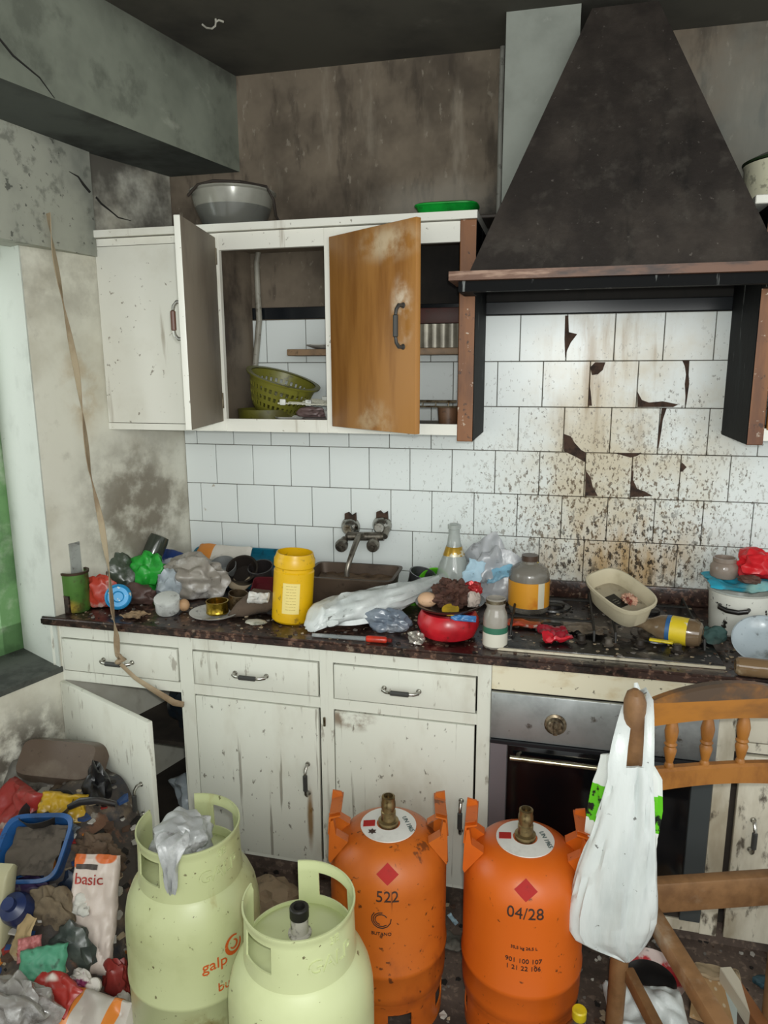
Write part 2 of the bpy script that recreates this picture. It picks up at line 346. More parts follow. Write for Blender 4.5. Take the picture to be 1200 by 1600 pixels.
M_pill = mat('pillar_plaster', '#8d9189', .85, 0, [dict(c='#6b6e67', s=3.5, lo=.42, hi=.7, a=.7), dict(c='#3a3833', s=4, lo=.55, hi=.72, a=.8, ctr=(1.3,-.2,2.2), rad=(.2,.4,.4)), dict(c='#b0b3aa', s=14, lo=.62, hi=.76, a=.5)], bump=.25, bs=18)
M_floor = mat('dirty_terrazzo', '#5f5148', .6, 0, [dict(c='#8d7a6b', s=55, lo=.52, hi=.66, a=.75), dict(c='#2b241f', s=3.5, lo=.42, hi=.68, a=.85), dict(c='#2a2320', s=70, lo=.6, hi=.7, a=.8)], bump=.15)

b = MB(); b.box((-1.6,-3.4,-.1), (3.2,.25,0)); struct('floor', b, M_floor)
b = MB(); b.box((-1.6,-3.4,CEIL), (3.2,.25,CEIL+.1)); struct('ceiling', b, M_ceil)
b = MB(); b.box((-.6,.004,0), (3.2,.25,CEIL)); struct('wall_back', b, M_plast)
# left wall: corner .. window jamb, parapet under the sill, wall beyond the window
J = V((XL(-.585), -.585, 0)); OUT = V((-.93, .45, 0)).normalized()
P = lambda y: V((XL(y), y, 0))
b = MB()
b.prism([V((-.13,.0,0)), V((J.x,J.y,0)), J+OUT*.30, V((-.6,.0,0))], (0,0,2.36))
b.prism([J+V((0,0,0)), P(-1.7), P(-1.7)+OUT*.30, J+OUT*.30], (0,0,.665))
b.prism([P(-1.7), P(-3.4), P(-3.4)+OUT*.3, P(-1.7)+OUT*.30], (0,0,2.36))
b.prism([J+V((0,0,2.06)), P(-1.7)+V((0,0,2.06)), P(-1.7)+OUT*.30+V((0,0,2.06)), J+OUT*.30+V((0,0,2.06))], (0,0,.3))
struct('wall_left', b, M_lwall)
# whitewashed reveal of the window (thin render coat on the jamb)
b = MB(); dj = V((OUT.y, -OUT.x, 0))*-.004
b.prism([J+V((.0,-.0005,.665)), J+OUT*.26+V((0,0,.665)), J+OUT*.26+V((0,-.006,.665)), J+V((0,-.006,.665))], (0,0,1.395))
struct('trim_1', b, M_jamb)
# shutter box over the window
q0 = V((-.222,-.335,2.02)); q1 = V((-.275,-.72,2.02)); q2 = V((-.31,-.95,2.02)); q3 = V((-1.05,-3.4,2.02))
b = MB(); b.prism([q0, q1, q2, q3, q3+V((-.2,0,0)), V((XL(-.95)-.05,-.95,2.02)), V((XL(-.335)-.05,-.335,2.02))], (0,0,.33)); struct('trim_2', b, M_plast2)
# cracks in the plaster of the left side
M_crack = mat('crack_shadow', '#1d1b18', .9)
b = MB()
wn0 = V((1,-.31,0)).normalized()
b.tube([inpl(x, y, V((-.13,0,0))+wn0*.001, wn0) for x, y in ((150,308),(158,318),(172,329),(185,340),(205,345))], [.004,.004,.003,.0025,.001], 5)
struct('trim_3', b, M_crack)
b = MB(); wb = V((.385,-.053,0)); wb = V((wb.x, wb.y, 0)).normalized(); wb = V((.053,.385,0)).normalized(); nb = V((wb.y,-wb.x,0))
b.tube([inpl(x, y, V((-.222,-.335,2.02))+nb*.001, nb) for x, y in ((108,268),(122,276),(130,288),(140,300))], [.001,.003,.005,.005], 5)
struct('trim_6', b, M_crack)
# sill: dark stone slab, with the painted edge below it
b = MB(); z = .665; b.prism([J+V((.006,0,z)), P(-1.72)+V((.012,0,z)), P(-1.72)+OUT*.27+V((0,0,z)), J+OUT*.27+V((0,0,z))], (0,0,.018))
struct('window_sill', b, mat('mossy_dark_sill', '#4b4e48', .8, 0, [dict(c='#2a2c28', s=9, lo=.42, hi=.65, a=.9), dict(c='#8b8f88', s=24, lo=.64, hi=.74, a=.6)], bump=.5))
# window: green painted frame and pane at the outer side of the opening
M_green = mat('green_window_paint', '#6f9a63', .5, 0, [dict(c='#b9c7ae', s=7, lo=.52, hi=.7, a=.8), dict(c='#3d5a3a', s=5, lo=.5, hi=.7, a=.6)], bump=.2)
f0 = J+OUT*.262; f1 = P(-1.7)+OUT*.262; fd = (f1-f0).normalized(); b = MB()
for a0, a1, z0, z1 in ((0,.075,.683,2.06), (.45,.55,.683,2.06), ((f1-f0).length-.075,(f1-f0).length,.683,2.06)):
    b.prism([f0+fd*a0+V((0,0,z0)), f0+fd*a1+V((0,0,z0)), f0+fd*a1+OUT*.04+V((0,0,z0)), f0+fd*a0+OUT*.04+V((0,0,z0))], (0,0,z1-z0))
for z0, z1 in ((.683,.78), (1.98,2.06)):
    b.prism([f0+V((0,0,z0)), f1+V((0,0,z0)), f1+OUT*.036+V((0,0,z0)), f0+OUT*.036+V((0,0,z0))], (0,0,z1-z0))
struct('window_1', b, M_green)
b = MB(); b.prism([f0+OUT*.02+V((0,0,.7)), f1+OUT*.02+V((0,0,.7)), f1+OUT*.024+V((0,0,.7)), f0+OUT*.024+V((0,0,.7))], (0,0,1.3))
o = struct('window_pane', b, mat('window_glass', '#ffffff', .05, 0, alpha=.12))
# beam
b = MB(); BX = lambda y: .142+.215*y
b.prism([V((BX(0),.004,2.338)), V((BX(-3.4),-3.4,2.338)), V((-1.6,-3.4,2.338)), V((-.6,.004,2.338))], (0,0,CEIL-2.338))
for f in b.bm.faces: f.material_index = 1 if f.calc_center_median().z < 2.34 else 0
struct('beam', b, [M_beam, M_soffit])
b = MB(); b.tube([(BX(-1.05)+.001,-1.05,2.50),(BX(-.95)+.001,-.95,2.46),(BX(-.87)+.001,-.87,2.40),(BX(-.80)+.001,-.80,2.375),(BX(-.76)+.001,-.76,2.34)], [.0015,.0025,.003,.002,.001], 5)
struct('trim_4', b, M_crack)
# chimney pillar
b = MB(); b.box((1.08,-.232,2.105), (1.285,.004,CEIL)); struct('pillar', b, M_pill)

# tiles: every tile a bevelled plate on dark joints, some broken away
M_tile = mat('white_wall_tile', '#e6ecea', .3, 0, [
    dict(c='#c6b797', s=4, lo=.3, hi=.62, a=.85, ctr=(1.48,0,1.36), rad=(.46,1,.75)),
    dict(c='#94784a', s=16, st=(1,1,.14), lo=.44, hi=.66, a=.8, ctr=(1.44,0,1.62), rad=(.30,1,.36)),
    dict(c='#b08b50', s=9, st=(1,1,.3), lo=.36, hi=.66, a=.85, ctr=(1.52,0,.99), rad=(.42,1,.26)),
    dict(c='#5b431f', s=105, st=(1,1,.6), lo=.545, hi=.62, a=.9, ctr=(1.46,0,1.14), rad=(.66,1,.50)),
    dict(c='#2c2013', s=82, st=(1,1,.6), lo=.545, hi=.61, a=.95, ctr=(1.50,0,1.02), rad=(.46,1,.30)),
    dict(c='#1d150c', s=38, lo=.52, hi=.6, a=.95, ctr=(1.53,0,.90), rad=(.30,1,.14)),
    dict(c='#4a3c28', s=100, st=(1,1,.6), lo=.625, hi=.66, a=.85, ctr=(1.5,0,1.25), rad=(1.0,1,.7)),
    dict(c='#9b8a6c', s=30, lo=.70, hi=.77, a=.7)], spec=.5)
M_joint = mat('tile_joint', '#6a6860', .9, 0, [dict(c='#33291d', s=3, lo=.2, hi=.5, a=.9, ctr=(1.5,0,1.2), rad=(.7,1,.8))])
M_hole = mat('bare_mortar', '#4a372c', .95, 0, [dict(c='#2c211b', s=40, lo=.4, hi=.65)], bump=.5)
T = .152; rnd = random.Random(3)
b = MB(); b.m(0).box((-.130,-.0005,.845), (2.8,.004,1.83))
b.m(1)
offs = [.072, 0., .076, 0., .081, .01, .085]
broken = {(1,10): 1, (2,10): 1}
for r in range(7):
    z1 = 1.83 - r*T; z0 = max(z1-T, .846); x = offs[r]-2*T
    while x < 2.7:
        a0 = max(x, -.128); a1 = min(x+T, 2.78); x += T
        if a1-a0 < .012: continue
        g = .0013; dz = rnd.uniform(-.0004,.0004)
        b.box((a0+g,-.006+dz,z0+g), (a1-g,0,z1-g), .0012, 1)
b.m(2)
def hole(pts, y=-.0072):
    pp = [atY(px, py, y) for px, py in pts]
    b.prism(pp, (0,.004,0))
hole([(883,493),(888,493),(889,519),(902,522),(892,535),(886,548),(883,560),(882,530)])
hole([(922,574),(930,566),(946,566),(942,578),(934,585),(925,586)])
hole([(921,600),(923,612),(925,634),(919,634)])
hole([(996,612),(1003,625),(1014,629),(1036,627),(1060,632),(1052,636),(996,636)])
hole([(1066,563),(1077,563),(1076,585),(1077,600),(1072,634),(1070,600),(1072,585),(1070,572)])
hole([(1034,638),(1042,637),(1036,655),(1033,676),(1029,700),(1027,700),(1030,670)])
hole([(881,678),(892,682),(898,692),(908,703),(915,707),(914,722),(900,714),(881,705)])
hole([(960,708),(1003,708),(994,713),(985,715)])
hole([(915,735),(923,746),(926,760),(934,775),(914,775)])
hole([(987,732),(990,738),(989,750),(996,764),(1008,768),(1020,775),(985,777)])
hole([(1065,722),(1073,730),(1066,737),(1063,737)])
struct('wall_tiles', b, [M_joint, M_tile, M_hole], smooth=0)
b = MB(); b.box((-.13,-.007,1.832), (2.8,.004,1.873), .002, 1); struct('trim_5', b, mat('black_border_tile', '#14181c', .2, 0, [dict(c='#5a5d5e', s=30, lo=.68, hi=.76, a=.6)]))
# plinth under the units
b = MB(); b.box((-.33,-.535,0), (2.8,-.50,.08)); struct('baseboard_front', b, M_floor)

# ------------------------------------------------------------------ handles
def bow_handle(name, parent, c, axis, length=.10, mats=None):
    """bow handle: two feet, curved ends and a thicker grip; c is its centre on the surface, axis its direction, stands out to -y local"""
    b = MB(); ax = V(axis); ou = V((0,-1,0)); h = length/2
    pts = [V(c)+ax*(-h), V(c)+ax*(-h)+ou*.016, V(c)+ax*(-h*.8)+ou*.025, V(c)+ax*(-h*.5)+ou*.028, V(c)+ax*(h*.5)+ou*.028, V(c)+ax*(h*.8)+ou*.025, V(c)+ax*h+ou*.016, V(c)+ax*h]
    b.m(0).tube(pts, [.0055,.0055,.005,.0045,.0045,.005,.0055,.0055], 10)
    for s in (-1, 1): b.tube([V(c)+ax*(s*h)+ou*-.0005, V(c)+ax*(s*h)+ou*.004], [.0085,.007], 12)
    b.m(1).tube([V(c)+ax*(-h*.55)+ou*.028, V(c)+ax*(-h*.5)+ou*.028, V(c)+ax*(h*.5)+ou*.028, V(c)+ax*(h*.55)+ou*.028], [.0045,.0075,.0075,.0045], 10)
    return build(name, b, mats or [M_chrome, M_grip], parent)

# ------------------------------------------------------------------ base cabinet (left of the oven)
FY = -.58
base = thing('base_cabinet', 'long cream-painted base cabinet with three drawers and three doors under the worktop', 'cabinet', (.385,FY,.08))
B = lambda n, b, m, **k: build(n, b, m, base, local=False, **k)
b = MB()
for x0, x1 in ((-.345,-.305), (.125,.173), (.597,.640), (1.077,1.1165)): b.box((x0,FY,.08), (x1,FY+.02,.83), .001, 1)
for z0, z1 in ((.786,.83), (.634,.668), (.08,.092)):
    for x0, x1 in ((-.305,.125), (.173,.597), (.640,1.077)): b.box((x0,FY+.0005,z0), (x1,FY+.02,z1))
B('face_frame', b, M_low)
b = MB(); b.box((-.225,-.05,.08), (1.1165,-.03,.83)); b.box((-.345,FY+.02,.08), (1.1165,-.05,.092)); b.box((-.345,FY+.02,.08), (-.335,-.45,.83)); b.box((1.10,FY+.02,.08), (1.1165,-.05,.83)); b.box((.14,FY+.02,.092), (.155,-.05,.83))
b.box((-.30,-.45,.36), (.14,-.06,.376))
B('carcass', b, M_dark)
for i, (x0, x1, hx) in enumerate(((-.305,.125,-.095), (.173,.597,.372), (.640,1.077,.853))):
    b = MB(); b.box((x0+.004,FY-.004,.672), (x1-.005,FY+.016,.781), .002, 2)
    d = B('drawer', b, M_low); d.parent = base
    c = MW[base].inverted() @ V((hx, FY-.004, .722))
    h = bow_handle('handle', d, c, (1,0,0), .105)
for i, (x0, x1, hx, hz) in enumerate(((.173,.597,.553,.39), (.640,1.077,1.037,.335))):
    b = MB(); b.box((x0+.004,FY-.004,.094), (x1-.006,FY+.014,.630), .002, 2)
    d = B('door', b, mat('scratched_cream_door', '#d8d9cd', .5, 0, [dict(c='#b6b09d', s=4, st=(1,1,.5), lo=.48, hi=.72, a=.6), dict(c='#5f5342', s=42, st=(1,1,.045), lo=.615, hi=.68, a=.6), dict(c='#4f4434', s=55, st=(1,1,.5), lo=.64, hi=.69, a=.7), dict(c='#6d5238', s=14, lo=.42, hi=.6, a=.85, ctr=(.30,0,.53), rad=(.11,.3,.05)), dict(c='#7d5a22', s=20, st=(1,1,.1), lo=.3, hi=.55, a=.9, ctr=(.172,0,.17), rad=(.014,.3,.15))], bump=.12, bs=25))
    c = MW[base].inverted() @ V((hx, FY-.004, hz)); bow_handle('handle', d, c, (0,0,1), .10)
# the open door of the left bay
hp0 = V((-.306,FY,0)); fr = V((.138,-.772,0)); dv = (fr-hp0); dl = dv.length; dv.normalize(); ang = math.atan2(dv.y, dv.x)
b = MB(); b.box((0,-.018,.094), (dl,0,.634), .003, 2)
b.xf(Matrix.Translation(hp0) @ Matrix.Rotation(ang, 4, 'Z'))
d = B('door', b, white_paint('open_door_paint', .45), label='base cabinet door standing open at the left')
R = MW[base].inverted() @ Matrix.Translation(hp0) @ Matrix.Rotation(ang, 4, 'Z')
h = bow_handle('handle', d, V((0,0,0)), (0,0,1), .10); h.matrix_local = R @ Matrix.Translation((dl-.055,-.018,.365))
for hb_ in (((-.31,FY-.012,.545), (-.301,FY-.001,.60)), ((.607,FY-.006,.575), (.614,FY-.0005,.605))):
    b = MB(); b.box(*hb_, .001, 1); B('hinge', b, M_rust)

# base cabinet right of the oven, behind the chair
rb = thing('base_cabinet', 'filthy cream base cabinet with mould-spotted doors behind the chair back', 'cabinet', (2.2,FY,.06))
B = lambda n, b, m, **k: build(n, b, m, rb, local=False, **k)
b = MB(); b.box((1.727,FY,.06), (1.772,FY+.02,.83), .001, 1); b.box((2.36,FY,.06), (2.41,FY+.02,.83)); b.box((1.772,FY+.001,.786), (2.36,FY+.02,.83)); b.box((1.772,FY+.001,.64), (2.36,FY+.02,.668)); b.box((2.08,FY+.001,.06), (2.11,FY+.02,.786))
B('face_frame', b, M_low2)
b = MB(); b.box((1.775,-.545,.08), (2.40,-.05,.83)); B('carcass', b, M_dark)
for x0, x1 in ((1.790,2.076), (2.114,2.356)):
    b = MB(); b.box((x0,FY-.004,.065), (x1,FY+.014,.632), .002, 2); d = B('door', b, M_low2)
    c = MW[rb].inverted() @ V((x0+.045, FY-.004, .40)); bow_handle('handle', d, c, (0,0,1), .09)
    b = MB(); b.box((x0,FY-.004,.673), (x1,FY+.014,.78), .002, 2); B('drawer', b, M_low2)

# ------------------------------------------------------------------ oven
ov = thing('oven', 'built-in black glass oven with a steel control panel under the worktop', 'oven', (1.42,FY,.09))
B = lambda n, b, m, **k: build(n, b, m, ov, local=False, **k)
b = MB(); b.box((1.122,FY+.003,.10), (1.721,-.10,.745)); B('body', b, M_dark)
b = MB(); b.box((1.118,FY-.012,.605), (1.725,FY+.002,.748), .003, 2); B('control_panel', b, M_steel)
for kx in (1.300, 1.535):
    b = MB(); Mx = Matrix.Translation((kx,FY-.012,.668)) @ Matrix.Rotation(PI/2, 4, 'X')
    b.lathe([(0,.0),(.031,.0),(.031,.003),(.026,.005),(.024,.006),(.022,.018),(.019,.021),(0,.021)], n=36, mtx=Mx)
    b.box((kx-.006,FY-.044,.649), (kx+.006,FY-.03,.687), .002, 2)
    B('knob', b, mat('grimy_knob', '#8a7c66', .35, .6, [dict(c='#3d2f1d', s=40, lo=.42, hi=.6)]))
b = MB(); b.box((1.170,FY-.010,.13), (1.668,FY+.001,.588), .003, 2); dr = B('door', b, M_glassb)
b = MB(); b.box((1.118,FY-.008,.10), (1.168,FY+.001,.598), .002, 1); B('side_trim', b, mat('grey_oven_trim', '#8b878c', .4, .6))
b = MB(); b.box((1.670,FY-.008,.10), (1.725,FY+.001,.598), .002, 1); B('side_trim', b, mat('dark_oven_trim', '#4a4f50', .45, .4))
b = MB(); b.box((1.118,FY-.02,.592), (1.725,FY+.001,.604), .002, 1); B('vent_strip', b, mat('black_strip', '#15161a', .35))
b = MB(); b.m(0).tube([(1.178,FY-.035,.562),(1.66,FY-.035,.562)], .0075, 12)
for x in (1.20, 1.64): b.tube([(x,FY-.008,.562),(x,FY-.035,.562)], .006, 10)
b.xf(MW[ov].inverted()); o = build('handle', b, mat('brassy_oven_handle', '#c7bd9f', .25, .9, [dict(c='#6a5a3a', s=30, lo=.5, hi=.7)]), dr)
sr = thing('oven_surround', 'greasy cream rails framing the oven above and below', 'oven surround', (1.42,FY,.06))
b = MB(); b.box((1.1175,FY,.751), (1.7265,FY+.02,.83), .001, 1); build('top_rail', b, M_ovenrail, sr, local=False)
b = MB(); b.box((1.1175,FY,.062), (1.7265,FY+.02,.097), .001, 1); build('bottom_rail', b, M_low2, sr, local=False)

# ------------------------------------------------------------------ worktop and hob
ZT = .86
wt = thing('worktop', 'long grimy brown granite worktop running under the tiles', 'worktop', (1.0,-.3,.83))
b = MB(); b.prism([(-.356,-.605,.832), (2.6,-.605,.832), (2.6,-.008,.832), (XL(-.008)+.003,-.008,.832), (XL(-.585)+.003,-.583,.832), (XL(-.585)+.001,-.5925,.832), (-.356,-.5925,.832)], (0,0,.028)); B = lambda n, b, m, **k: build(n, b, m, wt, local=False, **k)
bmesh.ops.bevel(b.bm, geom=[e for e in b.bm.edges if all(abs(v.co.y+.605) < 1e-4 for v in e.verts) and abs(e.verts[0].co.z-e.verts[1].co.z) < 1e-4], offset=.006, segments=3, affect='EDGES')
b._m(); B('slab', b, M_stone)
b = MB(); b.box((1.19,-.024,.861), (2.6,-.0075,.922), .003, 2); B('upstand', b, M_stone)
b = MB(); p0 = V((XL(-.03)+.002,-.03,.861)); p1 = V((XL(-.555)+.002,-.555,.861)); b.prism([p0, p1, p1+V((.022,-.006,0)), p0+V((.022,-.006,0))], (0,0,.06)); B('upstand', b, M_stone)
hb = thing('hob', 'greasy black gas hob with a pale front trim line sunk in the worktop', 'hob', (1.44,-.3,ZT))
B = lambda n, b, m, **k: build(n, b, m, hb, local=False, **k)
b = MB(); b.box((1.13,-.548,.8605), (1.735,-.04,.871), .004, 2); B('hob_plate', b, M_hob)
b = MB(); b.box((1.128,-.556,.8605), (1.737,-.5485,.868), .001, 1); B('front_trim', b, mat('pale_hob_trim', '#d8cfb8', .35, .3, [dict(c='#4c4030', s=16, lo=.55, hi=.7)]))
for cx, cy, r in ((1.28,-.16,.04), (1.28,-.36,.034), (1.58,-.16,.04), (1.58,-.36,.05)):
    b = MB(); b.lathe([(r+.02,.871),(r+.018,.876),(r,.878),(r,.886),(r-.006,.890),(0,.891)], (cx,cy,0), 28); B('burner', b, M_hob)
b = MB()
for x0 in (1.15, 1.45):
    for cx in (x0+.01, x0+.25): b.tube([(cx,-.46,.874),(cx,-.45,.900),(cx,-.07,.900),(cx,-.06,.874)], .004, 6)
    for cy in (-.36,-.16): b.tube([(x0+.01,cy,.900),(x0+.25,cy,.900)], .004, 6)
B('pan_support', b, mat('black_iron', '#15130f', .6))
for px, py in ((950,1008),(1000,1010),(1058,1018),(908,1003)):
    p = atZ(px,py,.872); b = MB(); b.lathe([(.016,.8715),(.017,.876),(.012,.879),(.011,.893),(.008,.895),(0,.895)], (p.x,p.y,0), 20); B('knob', b, plain('hob_knob', '#332d28', .4, .2, '#8d8478', .6))

# ------------------------------------------------------------------ wall cabinet (left)
UY = -.33
up = thing('wall_cabinet', 'white-painted wall cabinet with two doors standing open above the sink', 'cabinet', (.385,-.165,1.455))
B = lambda n, b, m, **k: build(n, b, m, up, local=False, **k)
b = MB()
for x0, x1 in ((-.247,-.232), (.158,.208), (.556,.592)): b.box((x0,UY,1.455), (x1,UY+.02,2.075), .001, 1)
for x0, x1, z0, z1 in ((-.232,.158,1.455,1.476), (-.232,.158,2.052,2.075), (.208,.556,1.455,1.496), (.208,.556,2.024,2.075), (.592,.972,1.455,1.488), (.592,.972,2.018,2.075)): b.box((x0,UY+.0005,z0), (x1,UY+.02,z1))
B('face_frame', b, M_up)
b = MB(); b.prism([(-.255,UY-.014,2.078), (1.022,UY-.014,2.078), (1.022,-.002,2.078), (XL(-.02)+.01,-.01,2.078), (XL(UY)+.0,UY,2.078)], (0,0,.022)); B('top_board', b, [M_up])
b = MB(); b.box((-.215,UY+.02,1.462), (.97,-.012,1.476)); b.box((.16,UY+.02,1.476), (.176,-.012,2.078)); b.box((-.236,UY+.02,1.476), (-.224,-.28,2.078)); b.box((-.22,UY+.02,2.06), (.97,-.012,2.078)); b.box((-.12,-.02,1.476), (.16,-.012,2.06))
B('carcass', b, M_upin)
b = MB(); b.box((.972,UY-.004,1.437), (1.021,-.009,2.077), .002, 1)
for f in b.bm.faces: f.material_index = 1 if f.normal.x > .7 else 0
B('side_panel', b, [M_post, M_black], label='wooden end panel with a blackened inner face')
b = MB(); b.box((-.230,UY-.004,1.478), (.150,UY+.014,2.050), .002, 2); d = B('door', b, M_up, label='closed white door')
bow_handle('handle', d, MW[up].inverted() @ V((.122,UY-.004,1.79)), (0,0,1), .10, [M_chrome, M_gripb])
def swing(hx, w, deg, z0, z1, m, mir=1):
    b = MB(); b.box((0,-.018,z0), (w,0,z1), .002, 2)
    for f in b.bm.faces: f.material_index = 1 if f.normal.y > .7 else 0
    Mx = Matrix.Translation((hx,UY-.003,0)) @ Matrix.Rotation(math.radians(-deg), 4, 'Z')
    b.xf(Mx); return b, Mx
b, Mx = swing(.2, .345, 79, 1.488, 2.062, None); d = B('door', b, [M_up, M_doorshade], label='narrow white door swung wide open, its inner face coloured as in shade')
h = bow_handle('handle', d, V((0,0,0)), (0,0,1), .10, [M_chrome, M_gripb]); h.matrix_local = MW[up].inverted() @ Mx @ Matrix.Translation((.31,-.018,1.79))
b, Mx = swing(.588, .385, 36, 1.478, 2.045, None); d = B('door', b, [M_wood, M_doorshade], label='door stripped to brown wood, half open')
h = bow_handle('handle', d, V((0,0,0)), (0,0,1), .11, [M_grip, M_grip]); h.matrix_local = MW[up].inverted() @ Mx @ Matrix.Translation((.335,-.018,1.77))
for z in (1.53, 1.98):
    for hx in (.194, .582):
        b = MB(); b.box((hx,UY-.012,z), (hx+.009,UY-.001,z+.05), .001, 1); B('hinge', b, M_rust)
b = MB(); b.box((.36,-.16,1.70), (.97,-.02,1.722), .004, 2); B('shelf', b, plain('shelf_wood', '#8d7358', .6))
b = MB(); b.tube([(.60,-.30,1.556),(.965,-.30,1.556)], .0045, 8); b.tube([(.60,-.30,1.54),(.965,-.30,1.54)], .003, 8)
for i in range(8): b.tube([(.66+i*.04,-.30,1.54),(.66+i*.04,-.30,1.556)], .002, 6)
B('wire_rail', b, M_rust)

# wall cabinet (right of the hood)
ur = thing('wall_cabinet', 'wall cabinet right of the hood with a blackened wooden end panel', 'cabinet', (2.1,-.165,1.443))
B = lambda n, b, m, **k: build(n, b, m, ur, local=False, **k)
b = MB(); b.box((1.786,UY-.004,1.443), (1.829,-.009,2.077), .002, 1)
for f in b.bm.faces: f.material_index = 1 if f.normal.x < -.7 else 0
B('side_panel', b, [M_post, M_black], label='wooden end panel with a blackened inner face')
b = MB(); b.box((1.829,UY,1.455), (2.45,UY+.02,1.489)); b.box((1.829,UY,1.95), (2.45,UY+.02,2.077)); b.box((2.42,UY,1.489), (2.45,UY+.02,1.95)); B('face_frame', b, M_up)
b = MB(); b.box((1.835,UY-.005,1.485), (2.42,UY+.013,1.955), .002, 2); B('door', b, M_wood)
b = MB(); b.box((1.75,UY-.014,2.078), (2.46,-.002,2.10), .002, 1); B('top_board', b, M_up)
b = MB(); b.box((1.83,UY+.02,1.462), (2.45,-.012,1.476)); b.box((2.436,UY+.02,1.476), (2.45,-.012,2.077)); B('carcass', b, M_upin)

# ------------------------------------------------------------------ extractor hood
hd = thing('range_hood', 'tall sooty pyramid extractor hood with a wooden rim above the hob', 'range hood', (1.405,-.25,1.87))
B = lambda n, b, m, **k: build(n, b, m, hd, local=False, **k)
def hring(x0, x1, yf, yb, z): return [(x0,yf,z), (x1,yf,z), (x1,yb,z), (x0,yb,z)]
b = MB()
b.rings([hring(1.045,1.765,-.475,-.010,1.914), hring(1.022,1.787,-.497,-.008,1.914), hring(1.314,1.486,-.25,-.008,2.622), hring(1.325,1.475,-.24,-.010,2.612), hring(1.045,1.765,-.475,-.010,1.914)], cap0=False, cap1=False)
B('hood_shell', b, M_hood, smooth=0)
b = MB(); b.prism([(.966,-.508,1.890), (1.842,-.508,1.890), (1.842,UY-.018,1.890), (1.792,UY-.018,1.890), (1.792,-.46,1.890), (1.018,-.46,1.890), (1.018,UY-.018,1.890), (.966,UY-.018,1.890)], (0,0,.0235)); B('rim', b, M_rim, smooth=0)
b = MB(); b.prism([(.990,-.485,1.862), (1.820,-.485,1.862), (1.820,UY-.018,1.862), (1.784,UY-.018,1.862), (1.784,-.455,1.862), (1.026,-.455,1.862), (1.026,UY-.018,1.862), (.990,UY-.018,1.862)], (0,0,.0275)); B('under_moulding', b, M_black, smooth=0)

